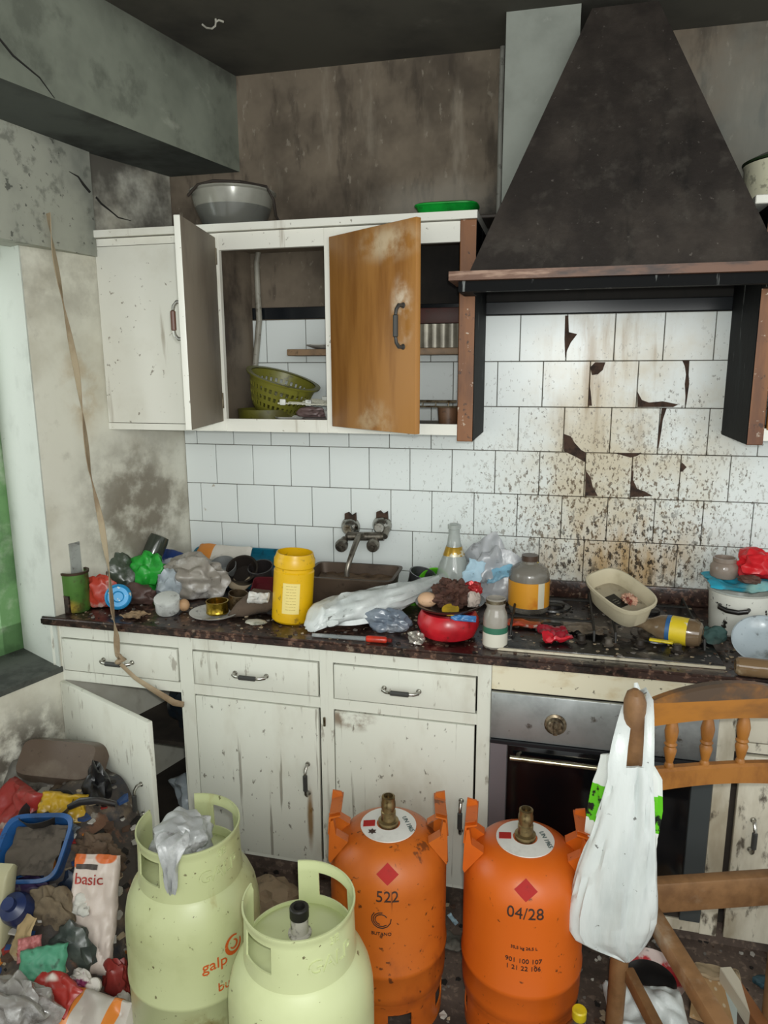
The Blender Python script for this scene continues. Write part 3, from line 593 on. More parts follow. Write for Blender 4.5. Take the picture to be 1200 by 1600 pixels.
# ------------------------------------------------------------------ gas bottles
def zs_(a, b, n): return [a+(b-a)*i/n for i in range(n+1)]
M_brass = mat('valve_brass', '#8f7d58', .35, .85, [dict(c='#5b4a30', s=50, lo=.45, hi=.68)])
M_disc = mat('white_valve_label', '#d9d8d2', .5, 0, [dict(c='#8f8a82', s=9, lo=.55, hi=.75, a=.6)])
M_red = mat('red_hazard_mark', '#a3160f', .75, 0, [dict(c='#6d1c16', s=30, lo=.6, hi=.75)])
M_ink = mat('stencil_ink', '#33211a', .6)
def bottle_orange(c, rz, M, label, date, extra, turn):
    t = thing('gas_bottle', label, 'gas bottle', (c[0],c[1],0), rz, 'orange gas bottles in front of the units')
    R = .149
    prof = [(0,.075),(.08,.078),(.13,.092),(.147,.115),(R,.14),(R,.19),(R+.003,.195),(R+.003,.207),(R,.212),(R,.405),(.1475,.425),(.142,.450),(.130,.473),(.112,.493),(.09,.507),(.065,.515),(.03,.518),(0,.518)]
    b = MB(); b.lathe(prof, n=64); build('body', b, M, t)
    b = MB()
    def has(i, j):
        a = (i*360/72+turn) % 360
        return not (2 <= j <= 4 and (a % 60) < 25)
    b.shell(lambda z: .140 if z < .1 else .147, zs_(0,.13,8), 72, has, .004); build('base_ring', b, M, t)
    for s in (-1, 1):
        # handle: folded plate leaning out, two feet and a top lug
        b = MB(); w = .05
        sec = [(.085,.512),(.112,.498),(.138,.470),(.143,.474),(.141,.53),(.136,.565),(.128,.572),(.122,.566),(.128,.53),(.122,.500)]
        for y0, y1, zc in ((-w,-w*.45,0), (w*.45,w,0)):
            b.prism([(s*x, y0, z) for x, z in ((.100,.500),(.146,.440),(.150,.450),(.146,.555),(.136,.560),(.130,.52))], (0,y1-y0,0))
        b.prism([(s*x, -w, z) for x, z in ((.1465,.520),(.150,.522),(.1465,.568),(.118,.575),(.117,.571),(.142,.564))], (0,2*w,0))
        for e in (-1, 1): b.prism([(s*.147,e*w*.55,.566),(s*.118,e*w*.55,.572),(s*.122,e*w*.8,.580),(s*.146,e*w*.98,.579)], (0,e*.006,0))
        build('handle', b, M, t, smooth=20)
    b = MB(); b.lathe([(.030,.5182),(.030,.5205),(.071,.5172),(.071,.5145)], n=48); d = build('valve_label', b, M_disc, t)
    b = MB(); b.prism([(-.064,-.013,.5183), (-.034,-.013,.5206), (-.034,.011,.5206), (-.064,.011,.5183)], (0,0,.0009)); build('hazard_mark', b, M_red, d)
    if date == '522':
        b = MB(); b.prism([V((-.040,-.034,.5196))+V((math.cos(2*PI*i/12), math.sin(2*PI*i/12), 0))*(.011 if i % 2 else .006) for i in range(12)], (0,0,.0012)); build('hazard_mark', b, M_ink, d, label='black star-shaped hazard mark')
    tb = textmb('UN 1965', .017); tb.rot(0,0,-70); tb.move((.05,-.002,.5195)); build('lettering', tb, mat('label_ink','#4b5a58',.6), d)
    b = MB(); b.lathe([(.026,.515),(.026,.530),(.019,.533),(.019,.555),(.0165,.557),(.0165,.565),(.0185,.566),(.0185,.580),(.017,.583),(.017,.596),(.012,.598),(.012,.585),(0,.585)], n=32); build('valve', b, M_brass, t)
    rf = lambda z: .1485 if z < .425 else .1475-(z-.425)*.34
    f = -PI/2
    # red diamond on the shoulder
    b = MB(); dpt = [(0,.016),(.016,0),(0,-.016),(-.016,0)]; n = 6
    g = []
    for i in range(n+1):
        for j in range(n+1):
            u, v = i/n-.5, j/n-.5; x, y = (u-v)*.027, (u+v)*.027
            z = .472+y*.75; pr = [(r, zz) for r, zz in prof]
            rr = next((r0+(r1-r0)*(z-z0)/(z1-z0) for (r0,z0),(r1,z1) in zip(prof,prof[1:]) if z0 <= z <= z1 and z1 > z0), .14)
            a = f+x/rr; g.append(b.bm.verts.new(((rr+.0015)*math.cos(a), (rr+.0015)*math.sin(a), z+.001)))
    for i in range(n):
        for j in range(n): b.face((g[i*(n+1)+j], g[(i+1)*(n+1)+j], g[(i+1)*(n+1)+j+1], g[i*(n+1)+j+1]))
    b._m(); build('hazard_mark', b, M_red, t)
    def rp(z): return next((r0+(r1-r0)*(z-z0)/(z1-z0) for (r0,z0),(r1,z1) in zip(prof,prof[1:]) if z0 <= z <= z1 and z1 > z0), .149)
    tb = wrap(textmb(date, .038), rp, .424, f); build('lettering', tb, M_ink, t)
    for body, size, z, da in extra:
        tb = wrap(textmb(body, size), rp, z, f+da); build('lettering', tb, M_ink, t)
    return t
def facing(c): return math.atan2(CAM.y-c[1], CAM.x-c[0])+PI/2
cOR = (1.235,-.905); cOL = (.893,-.928)
bottle_orange(cOR, facing(cOR)+.05, M_orange2, 'bright orange gas bottle beside the white carrier bag, dated 04/28', '04/28', [('35,5 kg 26,5 L', .011, .335, 0), ('901 100 107', .017, .300, 0), ('1 21 22 106', .017, .280, 0)], 8)
t = bottle_orange(cOL, facing(cOL)-.02, M_orange, 'scuffed darker orange gas bottle between the pale green bottle and the other orange one', '522', [('BUTANO', .012, .325, -.1)], 30)
# worn badge and scratches on the scuffed bottle
b = MB()
for k in range(3):
    b.tube([(.150*math.cos(-PI/2-.1+(.10+.03*k)*math.cos(a)), .150*math.sin(-PI/2-.1+(.10+.03*k)*math.cos(a)), .365+(.014+.005*k)*math.sin(a)) for a in [PI*(.15+.16*i+.3*k) for i in range(9)]], .0012, 5)
build('worn_badge', b, M_ink, t)

def bottle_green(c, rz, M, label, sc=1., gap=(82,140), slots=((196,240),(22,62)), notch=None, marks=False, valve=True):
    t = thing('gas_bottle', label, 'gas bottle', (c[0],c[1],0), rz, 'pale green gas bottles in the foreground'); t.scale = (sc,sc,sc)
    R = .150
    prof = [(0,.03),(.09,.035),(.135,.06),(.149,.10),(R,.12),(R,.26),(.1525,.264),(.1525,.272),(R,.276),(R,.385),(.1485,.415),(.143,.445),(.133,.470),(.119,.491),(.112,.500),(.111,.507),(.09,.518),(.06,.526),(.0,.530)]
    b = MB(); b.lathe(prof, n=72); build('body', b, M, t)
    b = MB(); b.shell(lambda z: .135, zs_(0,.08,2), 72, lambda i, j: True, .004); build('base_ring', b, M, t)
    zs = [.495,.515,.530,.545,.560,.575,.588,.598,.606,.612]
    def rf(z): return .114-.004*max(0,(z-.50))/.11 + (.004 if z > .604 else 0) + (.001 if z < .5 else 0)
    def has(i, j):
        a = i*3.0
        if gap[0] < a < gap[1] and j >= 1: return False
        for s0, s1 in slots:
            if s0 <= a < s1 and 2 <= j <= 5: return False
        if notch and notch[0] < a < notch[1] and j >= 2 + int(abs(a-(notch[0]+notch[1])/2)/6): return False
        return True
    b = MB(); b.shell(rf, zs, 120, has, .0035); co = build('collar', b, M, t)
    tb = wrap(textmb('GALP', .042, .0018), rf, .545, math.radians(302)); build('embossed_lettering', tb, M, co)
    tb = wrap(textmb('3E', .022, .0015), rf, .586, math.radians(306)); build('embossed_lettering', tb, M, co)
    if valve:
        b = MB(); b.m(0).lathe([(.024,.526),(.024,.533),(.018,.535),(.018,.568)], n=28); b.m(1).lathe([(.018,.568),(.0195,.569),(.0195,.590),(.017,.592),(.012,.592),(.012,.58),(0,.58)], n=28)
        build('valve', b, [mat('wrapped_valve_white', '#b9b4aa', .5, 0, [dict(c='#5d5850', s=40, lo=.5, hi=.65)]), mat('black_rubber_cap', '#1d1b18', .5)], t)
    if marks:
        rp = lambda z: next((r0+(r1-r0)*(z-z0)/(z1-z0) for (r0,z0),(r1,z1) in zip(prof,prof[1:]) if z0 <= z <= z1 and z1 > z0), R)
        MO = mat('orange_print', '#c2551f', .5, 0, [dict(c='#c4cc84', s=60, lo=.6, hi=.7, a=.7)])
        tb = wrap(textmb('galp', .036), rp, .362, math.radians(284)); build('lettering', tb, MO, t)
        # the flame-like swirl beside the word
        b = MB()
        for r, a0, a1, th in ((.021,60,380,.0048), (.010,200,450,.003)):
            rs = []
            for i in range(25):
                a = math.radians(a0+(a1-a0)*i/24); w = th*(.3+.7*math.sin(PI*min(1,max(.03,i/24))))
                row = []
                for q in (-1, 1):
                    x = (r+q*w)*math.cos(a)*.85; y = (r+q*w)*math.sin(a); aa = math.radians(301)+x/R
                    row.append(V(((R+.0012)*math.cos(aa), (R+.0012)*math.sin(aa), 0.388+y)))
                rs.append(row)
            G = [[b.bm.verts.new(p) for p in r_] for r_ in rs]
            for p, q in zip(G, G[1:]): b.face((p[0], p[1], q[1], q[0]))
        b._m(); build('emblem', b, MO, t)
        tb = wrap(textmb('butano', .030), rp, .300, math.radians(301)); build('lettering', tb, MO, t)
    return t
cGL = (.478,-1.185); cGF = (.802,-1.333)
def face0(c): return math.atan2(CAM.y-c[1], CAM.x-c[0])+PI/2    # local 270 deg looks at the camera
bottle_green(cGL, face0(cGL), M_galp, 'pale green gas bottle with orange lettering and a grey bag stuffed in its collar', 1.03, (80,136), ((196,232),(20,56)), None, True, False)
bottle_green(cGF, face0(cGF), M_galp2, 'clean pale green gas bottle nearest the camera with an open collar and black-capped valve', 1.0, (88,150), ((200,240),(20,66)))
# grey bag stuffed in the collar
b = crumple(.066,.060,.050, 11, .36, 1.9, 5, .9)
for v in b.bm.verts:
    if v.co.z < -.012: v.co.x *= .9; v.co.y *= .9
solo('plastic_bag', b, M_film('grey_bag_film', '#a3a5a4', .93, .35), 'crumpled grey plastic bag stuffed into the collar of the lettered green bottle', 'plastic bag', (cGL[0]+.0,cGL[1]-.022,.612), (0,0,-.35))

# flap of the same bag hanging over the lip
fl = []; fa_ = math.atan2(CAM.y-cGL[1], CAM.x-cGL[0]) - .35
for i in range(13):
    u = i/12; r_ = .075+.052*min(1,u*2.2); z_ = .655 + .004*math.sin(u*9) - max(0,u-.42)*.19; w_ = (.030+.012*math.sin(u*7))*(1 if u < .6 else 1-(u-.6)*1.9)
    row = []
    for q in range(9):
        v_ = (q/8-.5)*2; aa = fa_ + v_*w_/.12; rr2 = r_ + .004*math.sin(q*2.1+i*.8) + (.004 if q % 2 else 0)
        row.append(V((cGL[0]+rr2*math.cos(aa), cGL[1]+rr2*math.sin(aa), z_+.004*math.sin(q*1.7+i))))
    fl.append(row)
flap = fl
b = MB(); b.rings([r0_ + [p_+V((0,0,.0016))*(1)-V((math.cos(fa_),math.sin(fa_),0))*.0016 for p_ in r0_[::-1]] for r0_ in fl])
bag_o = bpy.data.objects['plastic_bag']; MW[bag_o] = Matrix.LocRotScale(bag_o.location, bag_o.rotation_euler, None)
build('hanging_flap', b, MATS['grey_bag_film'], bag_o, local=False, smooth=60)

# ------------------------------------------------------------------ chair
cL = V((1.493,-.934,0)); cRr = V((1.833,-.82,0)); cx_ = (cRr-cL).normalized(); cy_ = V((cx_.y,-cx_.x,0))   # cy_ points to the seat front
ch = thing('dining_chair', 'brown wooden chair without a seat, turned spindles in its arched back', 'chair', tuple((cL+cRr)/2), math.atan2(cx_.y, cx_.x))
W2 = (cRr-cL).length/2
# local frame: x along the back (left post -W2, right post +W2), y towards the wall
s_ = lambda s: s-W2
b = MB(); b.tube([(s_(-.027),0,0),(s_(-.024),.0,.25),(s_(-.024),0,.45),(s_(-.024),.0,.70),(s_(-.028),0,.86),(s_(-.030),0,.925),(s_(-.031),0,.945),(s_(-.031),0,.955)], [.020,.021,.022,.022,.024,.024,.018,.006], 16, 1.15); build('back_post', b, M_chaird, ch)
b = MB(); b.tube([(s_(2*W2+.027),0,0),(s_(2*W2+.024),0,.25),(s_(2*W2+.024),0,.45),(s_(2*W2+.024),0,.70),(s_(2*W2+.028),0,.86),(s_(2*W2+.030),0,.925),(s_(2*W2+.031),0,.945),(s_(2*W2+.031),0,.955)], [.020,.021,.022,.022,.024,.024,.018,.006], 16, 1.15); build('back_post', b, M_chaird, ch)
def arch(top, bot, y0, y1, m, name):
    b = MB(); n = 24; rs = []
    for i in range(n+1):
        u = i/n; x = -W2-.012+u*(2*W2+.024); k = math.sin(PI*u)
        zt, zb = top(u), bot(u)
        rs.append([(x,y0,zb),(x,y0-.0,zt-.006),(x,y0+.006,zt),(x,y1-.006,zt),(x,y1,zt-.006),(x,y1,zb)])
    b.rings(rs); build(name, b, m, ch)
arch(lambda u: .918+.045*math.sin(PI*u)**.8, lambda u: .868+.012*math.sin(PI*u), -.014, .014, mat('smoked_chair_rail', '#9f661f', .42, 0, [dict(c='#5c3a18', s=10, st=(.4,1,1), lo=.45, hi=.7, a=.7), dict(c='#3a342e', s=6, lo=.3, hi=.55, a=.9, band=(2,.925,1.2))], bump=.06), 'top_rail')
arch(lambda u: .757+.006*math.sin(PI*u), lambda u: .703+.014*math.sin(PI*u), -.013, .013, M_chair, 'lower_rail')
for k in range(4):
    s = .061+.0855*k; b = MB()
    b.lathe([(.009,.755),(.011,.765),(.008,.772),(.012,.790),(.0145,.803),(.011,.812),(.0145,.817),(.011,.822),(.013,.83),(.0155,.850),(.012,.868),(.009,.878),(.009,.884)], (s_(s),0,0), 16); build('spindle', b, M_chair, ch)
b = MB(); b.box((s_(-.005),-.015,.383), (s_(2*W2+.005),.017,.464), .006, 2); build('seat_rail', b, M_chaird, ch)
FD = .40
for s in (.028, 2*W2+.01):
    b = MB(); b.box((s_(s)-.018,-FD,.385), (s_(s)+.018,-.012,.425), .005, 2); build('seat_rail', b, M_chaird, ch)
    s = -.005 if s < .1 else s
    b = MB(); b.box((s_(s)-.012,-FD,.205), (s_(s)+.012,-.012,.240), .004, 2); build('stretcher', b, M_chaird, ch)
    b = MB(); b.box((s_(s)-.02,-FD-.02,0), (s_(s)+.02,-FD+.018,.44), .005, 2); build('leg', b, M_chaird, ch)
b = MB(); b.box((s_(-.005),-FD-.014,.385), (s_(2*W2+.005),-FD+.014,.44), .005, 2); build('seat_rail', b, M_chaird, ch)

# ------------------------------------------------------------------ carrier bags on the chair post
pn = (CAM-cL); pn.z = 0; pn.normalize()
bagp = cL + pn*.072; nrm = pn
def bagpt(px, py): return inpl(px, py, bagp, nrm)
rows = [(1198,955,1016,.010),(1215,948,1021,.022),(1250,938,1024,.038),(1300,921,1026,.055),(1350,903,1027,.068),(1390,893,1027,.074),(1420,886,1027,.076),(1445,886,1025,.074),(1462,897,1018,.066),(1478,925,1008,.048),(1492,955,996,.026),(1503,974,984,.006)]
side = V((-nrm.y, nrm.x, 0))
def bag_rings(rows, seed, off=0., nn=40):
    out = []
    for py, xl, xr, th in rows:
        a, c = bagpt(xl, py), bagpt(xr, py); mid = (a+c)/2; h = (c-a)/2; r = []
        for k in range(nn):
            t = 2*PI*k/nn; ct, st = math.cos(t), math.sin(t)
            p = mid + h*(abs(ct)**.8*(1 if ct > 0 else -1)) + nrm*(st*th*.5+off)
            w = .005*noise.noise(V((ct*3.2+seed, st*3.2, p.z*2.2))) - .020*max(0, .34-abs(noise.noise(V((ct*5.5+seed+(p.z-.6)*ct*3.5, st*2.5, p.z*1.3))))*1.7)*2
            p += (h.normalized()*ct + nrm*st)*w*min(1, th/.03)
            r.append(p)
        out.append(r)
    return out
def fine(rows, n=4):
    o = []
    for A, B_ in zip(rows, rows[1:]):
        for i in range(n): o.append(tuple(A[k]+(B_[k]-A[k])*i/n for k in range(4)))
    return o+[rows[-1]]
cb = thing('carrier_bag', 'full white plastic carrier bag hanging from the left chair post', 'bag', tuple(bagpt(960,1380)))
b = MB(); b.rings(bag_rings(fine(rows), 2)); build('bag_body', b, M_bagw, cb, local=False, smooth=60)
b = MB()
def strap(pts, w0, w1):
    P_ = [bagpt(x, y)+nrm*o for x, y, o in pts]; n = len(P_); rs = []
    for i, p in enumerate(P_):
        w = w0+(w1-w0)*i/(n-1); t = (P_[min(i+1,n-1)]-P_[max(i-1,0)]).normalized(); s = t.cross(nrm).normalized()
        rs.append([p-s*w, p-s*w*.4+nrm*.004, p+s*w*.3+nrm*.001, p+s*w+nrm*.004, p+s*w*.3-nrm*.003, p-s*w*.5-nrm*.002])
    b.rings(rs)
strap([(966,1225,.006),(964,1195,.004),(968,1168,-.014),(973,1145,-.04),(977,1130,-.07),(984,1122,-.105),(994,1120,-.112)], .022, .008)
strap([(1008,1225,.004),(1013,1195,.0),(1014,1165,-.02),(1014,1135,-.045),(1013,1115,-.07),(1008,1106,-.095),(998,1116,-.112)], .013, .007)
build('bag_handle', b, M_bagw, cb, local=False, smooth=60)
# green printed bag behind it
rows2 = [(1200,934,1000,.010),(1212,930,1020,.016),(1240,922,1036,.03),(1290,912,1037,.04),(1330,908,1030,.04),(1360,915,1024,.02),(1375,935,1010,.008)]
g = thing('carrier_bag', 'green and black printed bag tucked behind the white carrier bag', 'bag', tuple(bagpt(965,1300)-nrm*.06))
M_bagg = mat('green_printed_film', '#62c21e', .45, 0, [dict(c='#111611', s=30, lo=.5, hi=.56), dict(c='#e6e9e4', band=(2,-.5,-.02)), dict(c='#e2e6e2', band=(2,.075,.5))], bump=.2)
b = MB(); b.rings(bag_rings(fine(rows2), 9, -.062)); build('bag_body', b, M_bagg, g, local=False, smooth=60)
b = MB(); 
for xx in (1000,):
    b.tube([bagpt(xx,1205)-nrm*.062, bagpt(996,1160)-nrm*.085, bagpt(992,1105)-nrm*.098, bagpt(990,1097)-nrm*.104], [.012,.008,.007,.004], 8, .4)
build('bag_handle', b, M_bagw, g, local=False)

# ------------------------------------------------------------------ things fixed to the walls
b = MB(); tp = thing('wall_tap', 'wall-mounted chrome mixer tap with a curved spout above the sink', 'tap', tuple(atY(570,830,0)))
B = lambda n, b, m, **k: build(n, b, m, tp, local=False, **k)
k = mpp(atY(570,830,0)); M_tap = mat('limed_tap_metal', '#8a847a', .35, .8, [dict(c='#4c443a', s=40, lo=.45, hi=.66, a=.8), dict(c='#c9c5ba', s=16, lo=.62, hi=.75, a=.6)], bump=.2)
for px, py in ((549,822), (598,820)):
    p = atY(px, py, 0); b = MB(); Mx = Matrix.Translation((p.x,-.006,p.z)) @ Matrix.Rotation(PI/2, 4, 'X')
    b.lathe([(0,0),(.036,0),(.037,.004),(.032,.018),(.022,.03),(.017,.034),(.017,.052),(0,.052)], n=32, mtx=Mx); B('flange', b, M_chrome)
    b = MB(); c = V((p.x,-.006,p.z))
    b.prism([(p.x-.021,-.0065,p.z+.02),(p.x+.024,-.0065,p.z+.02),(p.x+.022,-.0065,p.z+.055),(p.x+.006,-.0065,p.z+.045),(p.x-.006,-.0065,p.z+.056),(p.x-.020,-.0065,p.z+.05)], (0,-.012,0)); B('wall_plug', b, M_hole)
pa, pb = atY(545,838,-.06), atY(600,838,-.06)
b = MB(); b.tube([pa, pb], .016, 16); b.tube([pa+V((0,.054,.03)), pa], .014, 14); b.tube([pb+V((0,.054,.03)), pb], .014, 14); B('body', b, M_tap)
for px, py in ((535,851), (584,851)):
    p = atY(px, py, -.09); b = MB(); Mx = Matrix.Translation(p+V((0,.03,.012))) @ Matrix.Rotation(PI/2+.3, 4, 'X')
    b.lathe([(0,0),(.014,0),(.016,.02),(.022,.03),(.024,.045),(.020,.056),(.012,.057),(.011,.05),(.006,.05),(.006,.057),(0,.058)], n=24, mtx=Mx); B('valve_knob', b, M_tap)
b = MB(); pts = [atY(567,836,-.07), atY(560,838,-.10), atY(551,862,-.17), atY(545,880,-.20), atY(542,893,-.205), atY(542,900,-.205)]; b.tube(pts, [.010,.011,.010,.009,.009,.010], 14); B('spout', b, M_tap)

# conduits beside the pillar
for i, (dx, r) in enumerate(((1.072, .006), (1.052, .008))):
    b = MB(); b.tube([(dx,-.012,2.102),(dx+.002,-.012,2.25),(dx,-.012,2.45),(dx+.001,-.012,CEIL-.001)], r, 10)
    solo('cable_conduit', b, plain('conduit_grey', '#8d8c84', .6, 0, '#4e4a44', .7), ('thin grey conduit running down beside the pillar edge', 'thicker grey conduit left of the thin one beside the pillar')[i], 'conduit', (0,0,0), group='conduits beside the pillar')
# ceiling hook
p = atZ(333,30,CEIL); b = MB(); b.tube([(-.035,0,-.010),(-.022,0,-.020),(-.005,0,-.024),(.006,0,-.018),(.008,0,-.008),(.018,0,-.004),(.032,0,-.010)], .0028, 6); b.tube([(.008,0,-.008),(.008,0,0)], .003, 6)
solo('ceiling_hook', b, plain('hook_white', '#b5b2a6'), 'small whitish hook hanging from the sooty ceiling', 'hook', p)

# roller blind strap, tied to the drawer handle and on to the open bay
def atX(x, y, X): d = ray(x, y); return CAM + d*((X-CAM.x)/d.x)
b = MB(); pts = [atX(75,333,-.240), atY(85,400,-.535), atY(100,480,-.54), atY(120,580,-.548), atY(131,660,-.555), atY(140,735,-.565), atY(158,815,-.58), atY(170,890,-.60), atY(176,955,-.617)]
h_ = atY(189,1030,-.612); pts += [atY(182,992,-.618), h_+V((-.006,-.010,.012)), h_+V((0,-.012,-.006))]
strapM = mat('dirty_webbing_strap', '#a8977c', .8, 0, [dict(c='#7a6045', s=5, lo=.42, hi=.66, a=.8), dict(c='#d5cdb8', s=7, lo=.62, hi=.75, a=.8)], bump=.4, bs=90)
n = 6; fine_p = []
for i in range(len(pts)-1):
    for q in range(n): fine_p.append(pts[i].lerp(pts[i+1], q/n))
fine_p.append(pts[-1])
rs = []
for i, p in enumerate(fine_p):
    tw = math.radians(70)*math.sin(i*.16+.4)**2 + .2
    t = (fine_p[min(i+1,len(fine_p)-1)]-fine_p[max(0,i-1)]).normalized(); u = V((math.cos(tw), -math.sin(tw), 0)); u = (u-t*u.dot(t)).normalized(); w = t.cross(u)
    rs.append([p+u*.0125+w*.001, p-u*.0125+w*.001, p-u*.0125-w*.001, p+u*.0125-w*.001])
b.rings(rs)
e0 = h_+V((.004,-.010,-.012)); e1 = atY(235,1075,-.600); e2 = atY(272,1098,-.594); e3 = atY(287,1101,-.589)
b.tube([e0, e0.lerp(e1,.5)+V((0,-.004,-.004)), e1, e2, e3], [.007,.008,.010,.012,.010], 8, .35)
b.tube([h_+V((-.012,-.004,.020)), h_+V((.006,-.016,.016)), h_+V((.016,-.008,.006)), h_+V((0,-.018,-.002)), h_+V((-.012,-.006,-.010))], [.006,.009,.010,.009,.007], 8)
solo('roller_blind_strap', b, strapM, 'long dirty webbing strap hanging from the shutter box and knotted to a drawer handle', 'strap', (0,0,0))
# recess of the strap winder, in the wall above the worktop's left end
c0 = atX(92,872,-.30); b = MB(); wd_ = V((.31,1,0)).normalized(); bn = V((1,-.31,0)).normalized(); y_ = -.50; c0 = V((XL(y_),y_,1.03))
b.prism([c0-wd_*.02+V((0,0,-.065)), c0+wd_*.02+V((0,0,-.065)), c0+wd_*.02+V((0,0,.06)), c0-wd_*.02+V((0,0,.06))], bn*.004)
solo('strap_winder_plate', b, plain('winder_plate_grey', '#9ea19c', .5), 'narrow grey plate on the left wall above the green tin', 'wall plate', (0,0,0))

# ------------------------------------------------------------------ on top of and inside the wall cabinet
TZ = 2.1005
p = atY(366,350,-.17); p.z = TZ; k = mpp(p)
pb = thing('plastic_bowl', 'big translucent grey bowl on top of the wall cabinet', 'bowl', p)
b = MB(); b.lathe([(0,.0),(.085,.0),(.095,.006),(.128,.085),(.135,.118),(.142,.122),(.142,.126),(.132,.126),(.125,.085),(.092,.012),(0,.008)], n=48); build('bowl', b, mat('cloudy_plastic', '#a3a297', .22, .1, [dict(c='#5a5c5a', band=(2,-.01,.075), a=.75), dict(c='#77756c', s=6, lo=.5, hi=.7, a=.5)], spec=.7, alpha=.72), pb)
b = MB(); cc = [p+V((-.135,-.05,.118)), p+V((-.10,-.12,.10)), p+V((-.06,-.128,.128)), p+V((0,-.142,.133)), p+V((.08,-.120,.131)), p+V((.135,-.04,.131)), p+V((.155,-.03,.09)), p+V((.165,-.04,.04)), p+V((.19,-.06,.006)), p+V((.24,-.07,.005))]
solo('loose_wire', b.tube(cc, .0045, 8), plain('dark_cord', '#2b231d', .7), 'dark wire draped over the rim of the big bowl on the cabinet', 'wire', (0,0,0))
p = atY(703,332,-.16); p.z = TZ
b = MB(); b.box((-.12,-.06,0), (.16,.11,.010), .002, 1); solo('dark_tray', b, plain('dark_tray', '#37302a', .6), 'thin dark tray under the green dish on the wall cabinet', 'tray', p)
b = MB(); n_ = 40
def rr(w, h, r, z, n=40, p=4.):
    o = []
    for i in range(n):
        a = 2*PI*i/n; c, s = math.cos(a), math.sin(a)
        o.append((w*abs(c)**(2/p)*(1 if c >= 0 else -1), h*abs(s)**(2/p)*(1 if s >= 0 else -1), z))
    return o
b.rings([rr(.070,.045,0,0), rr(.080,.052,0,.006), rr(.094,.064,0,.036), rr(.100,.070,0,.040), rr(.100,.070,0,.044), rr(.092,.062,0,.048), rr(.05,.03,0,.050)])
solo('green_dish', b, plain('green_plastic', '#17a53a', .3, 0, '#0c5a22', .6), 'green oval plastic dish on top of the wall cabinet', 'dish', p+V((-.012,.02,.0105)))
p = atY(1186,303,-.19); p.z = TZ; p.x += .075
po = thing('cooking_pot', 'cream enamel pot with a dark green rim on the cabinet right of the hood', 'pot', p)
b = MB(); b.lathe([(0,0),(.10,0),(.112,.01),(.118,.10),(.121,.104),(.116,.106),(.108,.012),(0,.01)], n=40); build('pot', b, plain('cream_enamel', '#d6d3b8', .3, 0, '#8a7f3f', .7, 7), po)
b = MB(); b.lathe([(.122,.1065),(.124,.112),(.09,.128),(.03,.138),(0,.139)], n=40); build('lid', b, plain('dark_green_rim', '#24351f', .4), po)

# inside the wall cabinet
CZ = 1.4765
co = thing('colander', 'olive green plastic colander leaning inside the wall cabinet', 'colander', (.312,-.160,CZ+.032), rot=(.14,.30,.2))
b = MB(); zs = [.0,.012,.024,.036,.048,.060,.072,.084,.096,.105]
b.shell(lambda z: .062+.040*(z/.105)**.6, zs, 72, lambda i, j: not (2 <= j <= 6 and i % 2 == 0 and j % 2 == 0), .003)
b.lathe([(.0,.0),(.063,.0),(.063,.003),(0,.003)], n=48); b.lathe([(.098,.104),(.112,.104),(.114,.109),(.098,.109)], n=48)
b.xf(Matrix.Scale(1.14, 4)); build('basket', b, plain('olive_plastic', '#76742a', .4, 0, '#4f4c1c', .6), co)
b = MB(); b.lathe([(0,0),(.09,.0),(.10,.01),(.103,.045),(.099,.045),(.095,.012),(0,.008)], n=40); solo('green_basin', b, plain('dark_olive_plastic', '#5c5a20', .4), 'dark olive basin under the colander in the wall cabinet', 'basin', (.290,-.175,CZ))
rk = thing('dish_rack', 'white wire rack with clips inside the wall cabinet', 'dish rack', (.47,-.20,1.545), rot=(.05,.03,.05))
b = MB()
for i in range(13): b.tube([(-.10+i*.0165,-.08,0),(-.10+i*.0165,.08,0)], .0016, 5)
for y in (-.08,-.04,0,.04,.08): b.tube([(-.102,y,.002),(.10,y,.002)], .0022, 5)
build('wire_grid', b, plain('white_coated_wire', '#d9d7c6', .5), rk)
for x, y in ((-.085,-.078),(-.06,.05),(.0,-.07),(.02,.06)):
    b = MB(); b.box((x-.010,y-.006,-.004), (x+.010,y+.006,.016), .003, 2); build('clip', b, plain('clip_white', '#dedfd8', .4), rk)
for i, (x, y, r, lab) in enumerate(((.395,-.24,.05,'white saucer under the wire rack in the wall cabinet'), (.485,-.20,.062,'dull grey plate beside the saucer in the wall cabinet'), (.545,-.235,.03,'small pale cup beside the cabinet stile'))):
    b = MB(); h = (.022,.018,.045)[i]; b.lathe([(0,0),(r*.6,0),(r*.65,.003),(r,h),(r-.003,h+.002),(r*.6,.006),(0,.005)], n=32)
    solo(('saucer','plate','cup')[i], b, plain(('saucer_white','plate_grey','cup_pale')[i], ('#d4d5d0','#8e8785','#c9c9c4')[i], .3, 0, '#5b4a44', .6), lab, ('saucer','plate','cup')[i], (x,y,CZ))
b = crumple(.05,.03,.02, 4, .3, 2); solo('food_wrapper', b, plain('mauve_wrapper', '#75605f', .5), 'crumpled mauve wrapper on the plates in the wall cabinet', 'wrapper', (.47,-.23,CZ+.036))
b = MB(); hp_ = [atY(396,600,-.02), atY(400,560,-.025), atY(405,500,-.025), atY(402,440,-.025), atY(401,410,-.025), atY(404,392,-.03), atY(415,386,-.03)]; hp_[0].z = max(hp_[0].z, 1.60)
solo('grey_hose', b.tube([hp_[0]+V((-.01,0,-.12))]+hp_, [.010,.010,.011,.011,.010,.010,.010,.010], 12), plain('hose_grey', '#9a978b', .5, 0, '#6d675b', .6), 'grey drain hose running up the wall behind the cabinet opening', 'hose', (0,0,0))
b = MB(); pts_ = []
for i in range(31): pts_.append((-.13+i*.009, 0, .006 if i % 3 == 0 else 0))
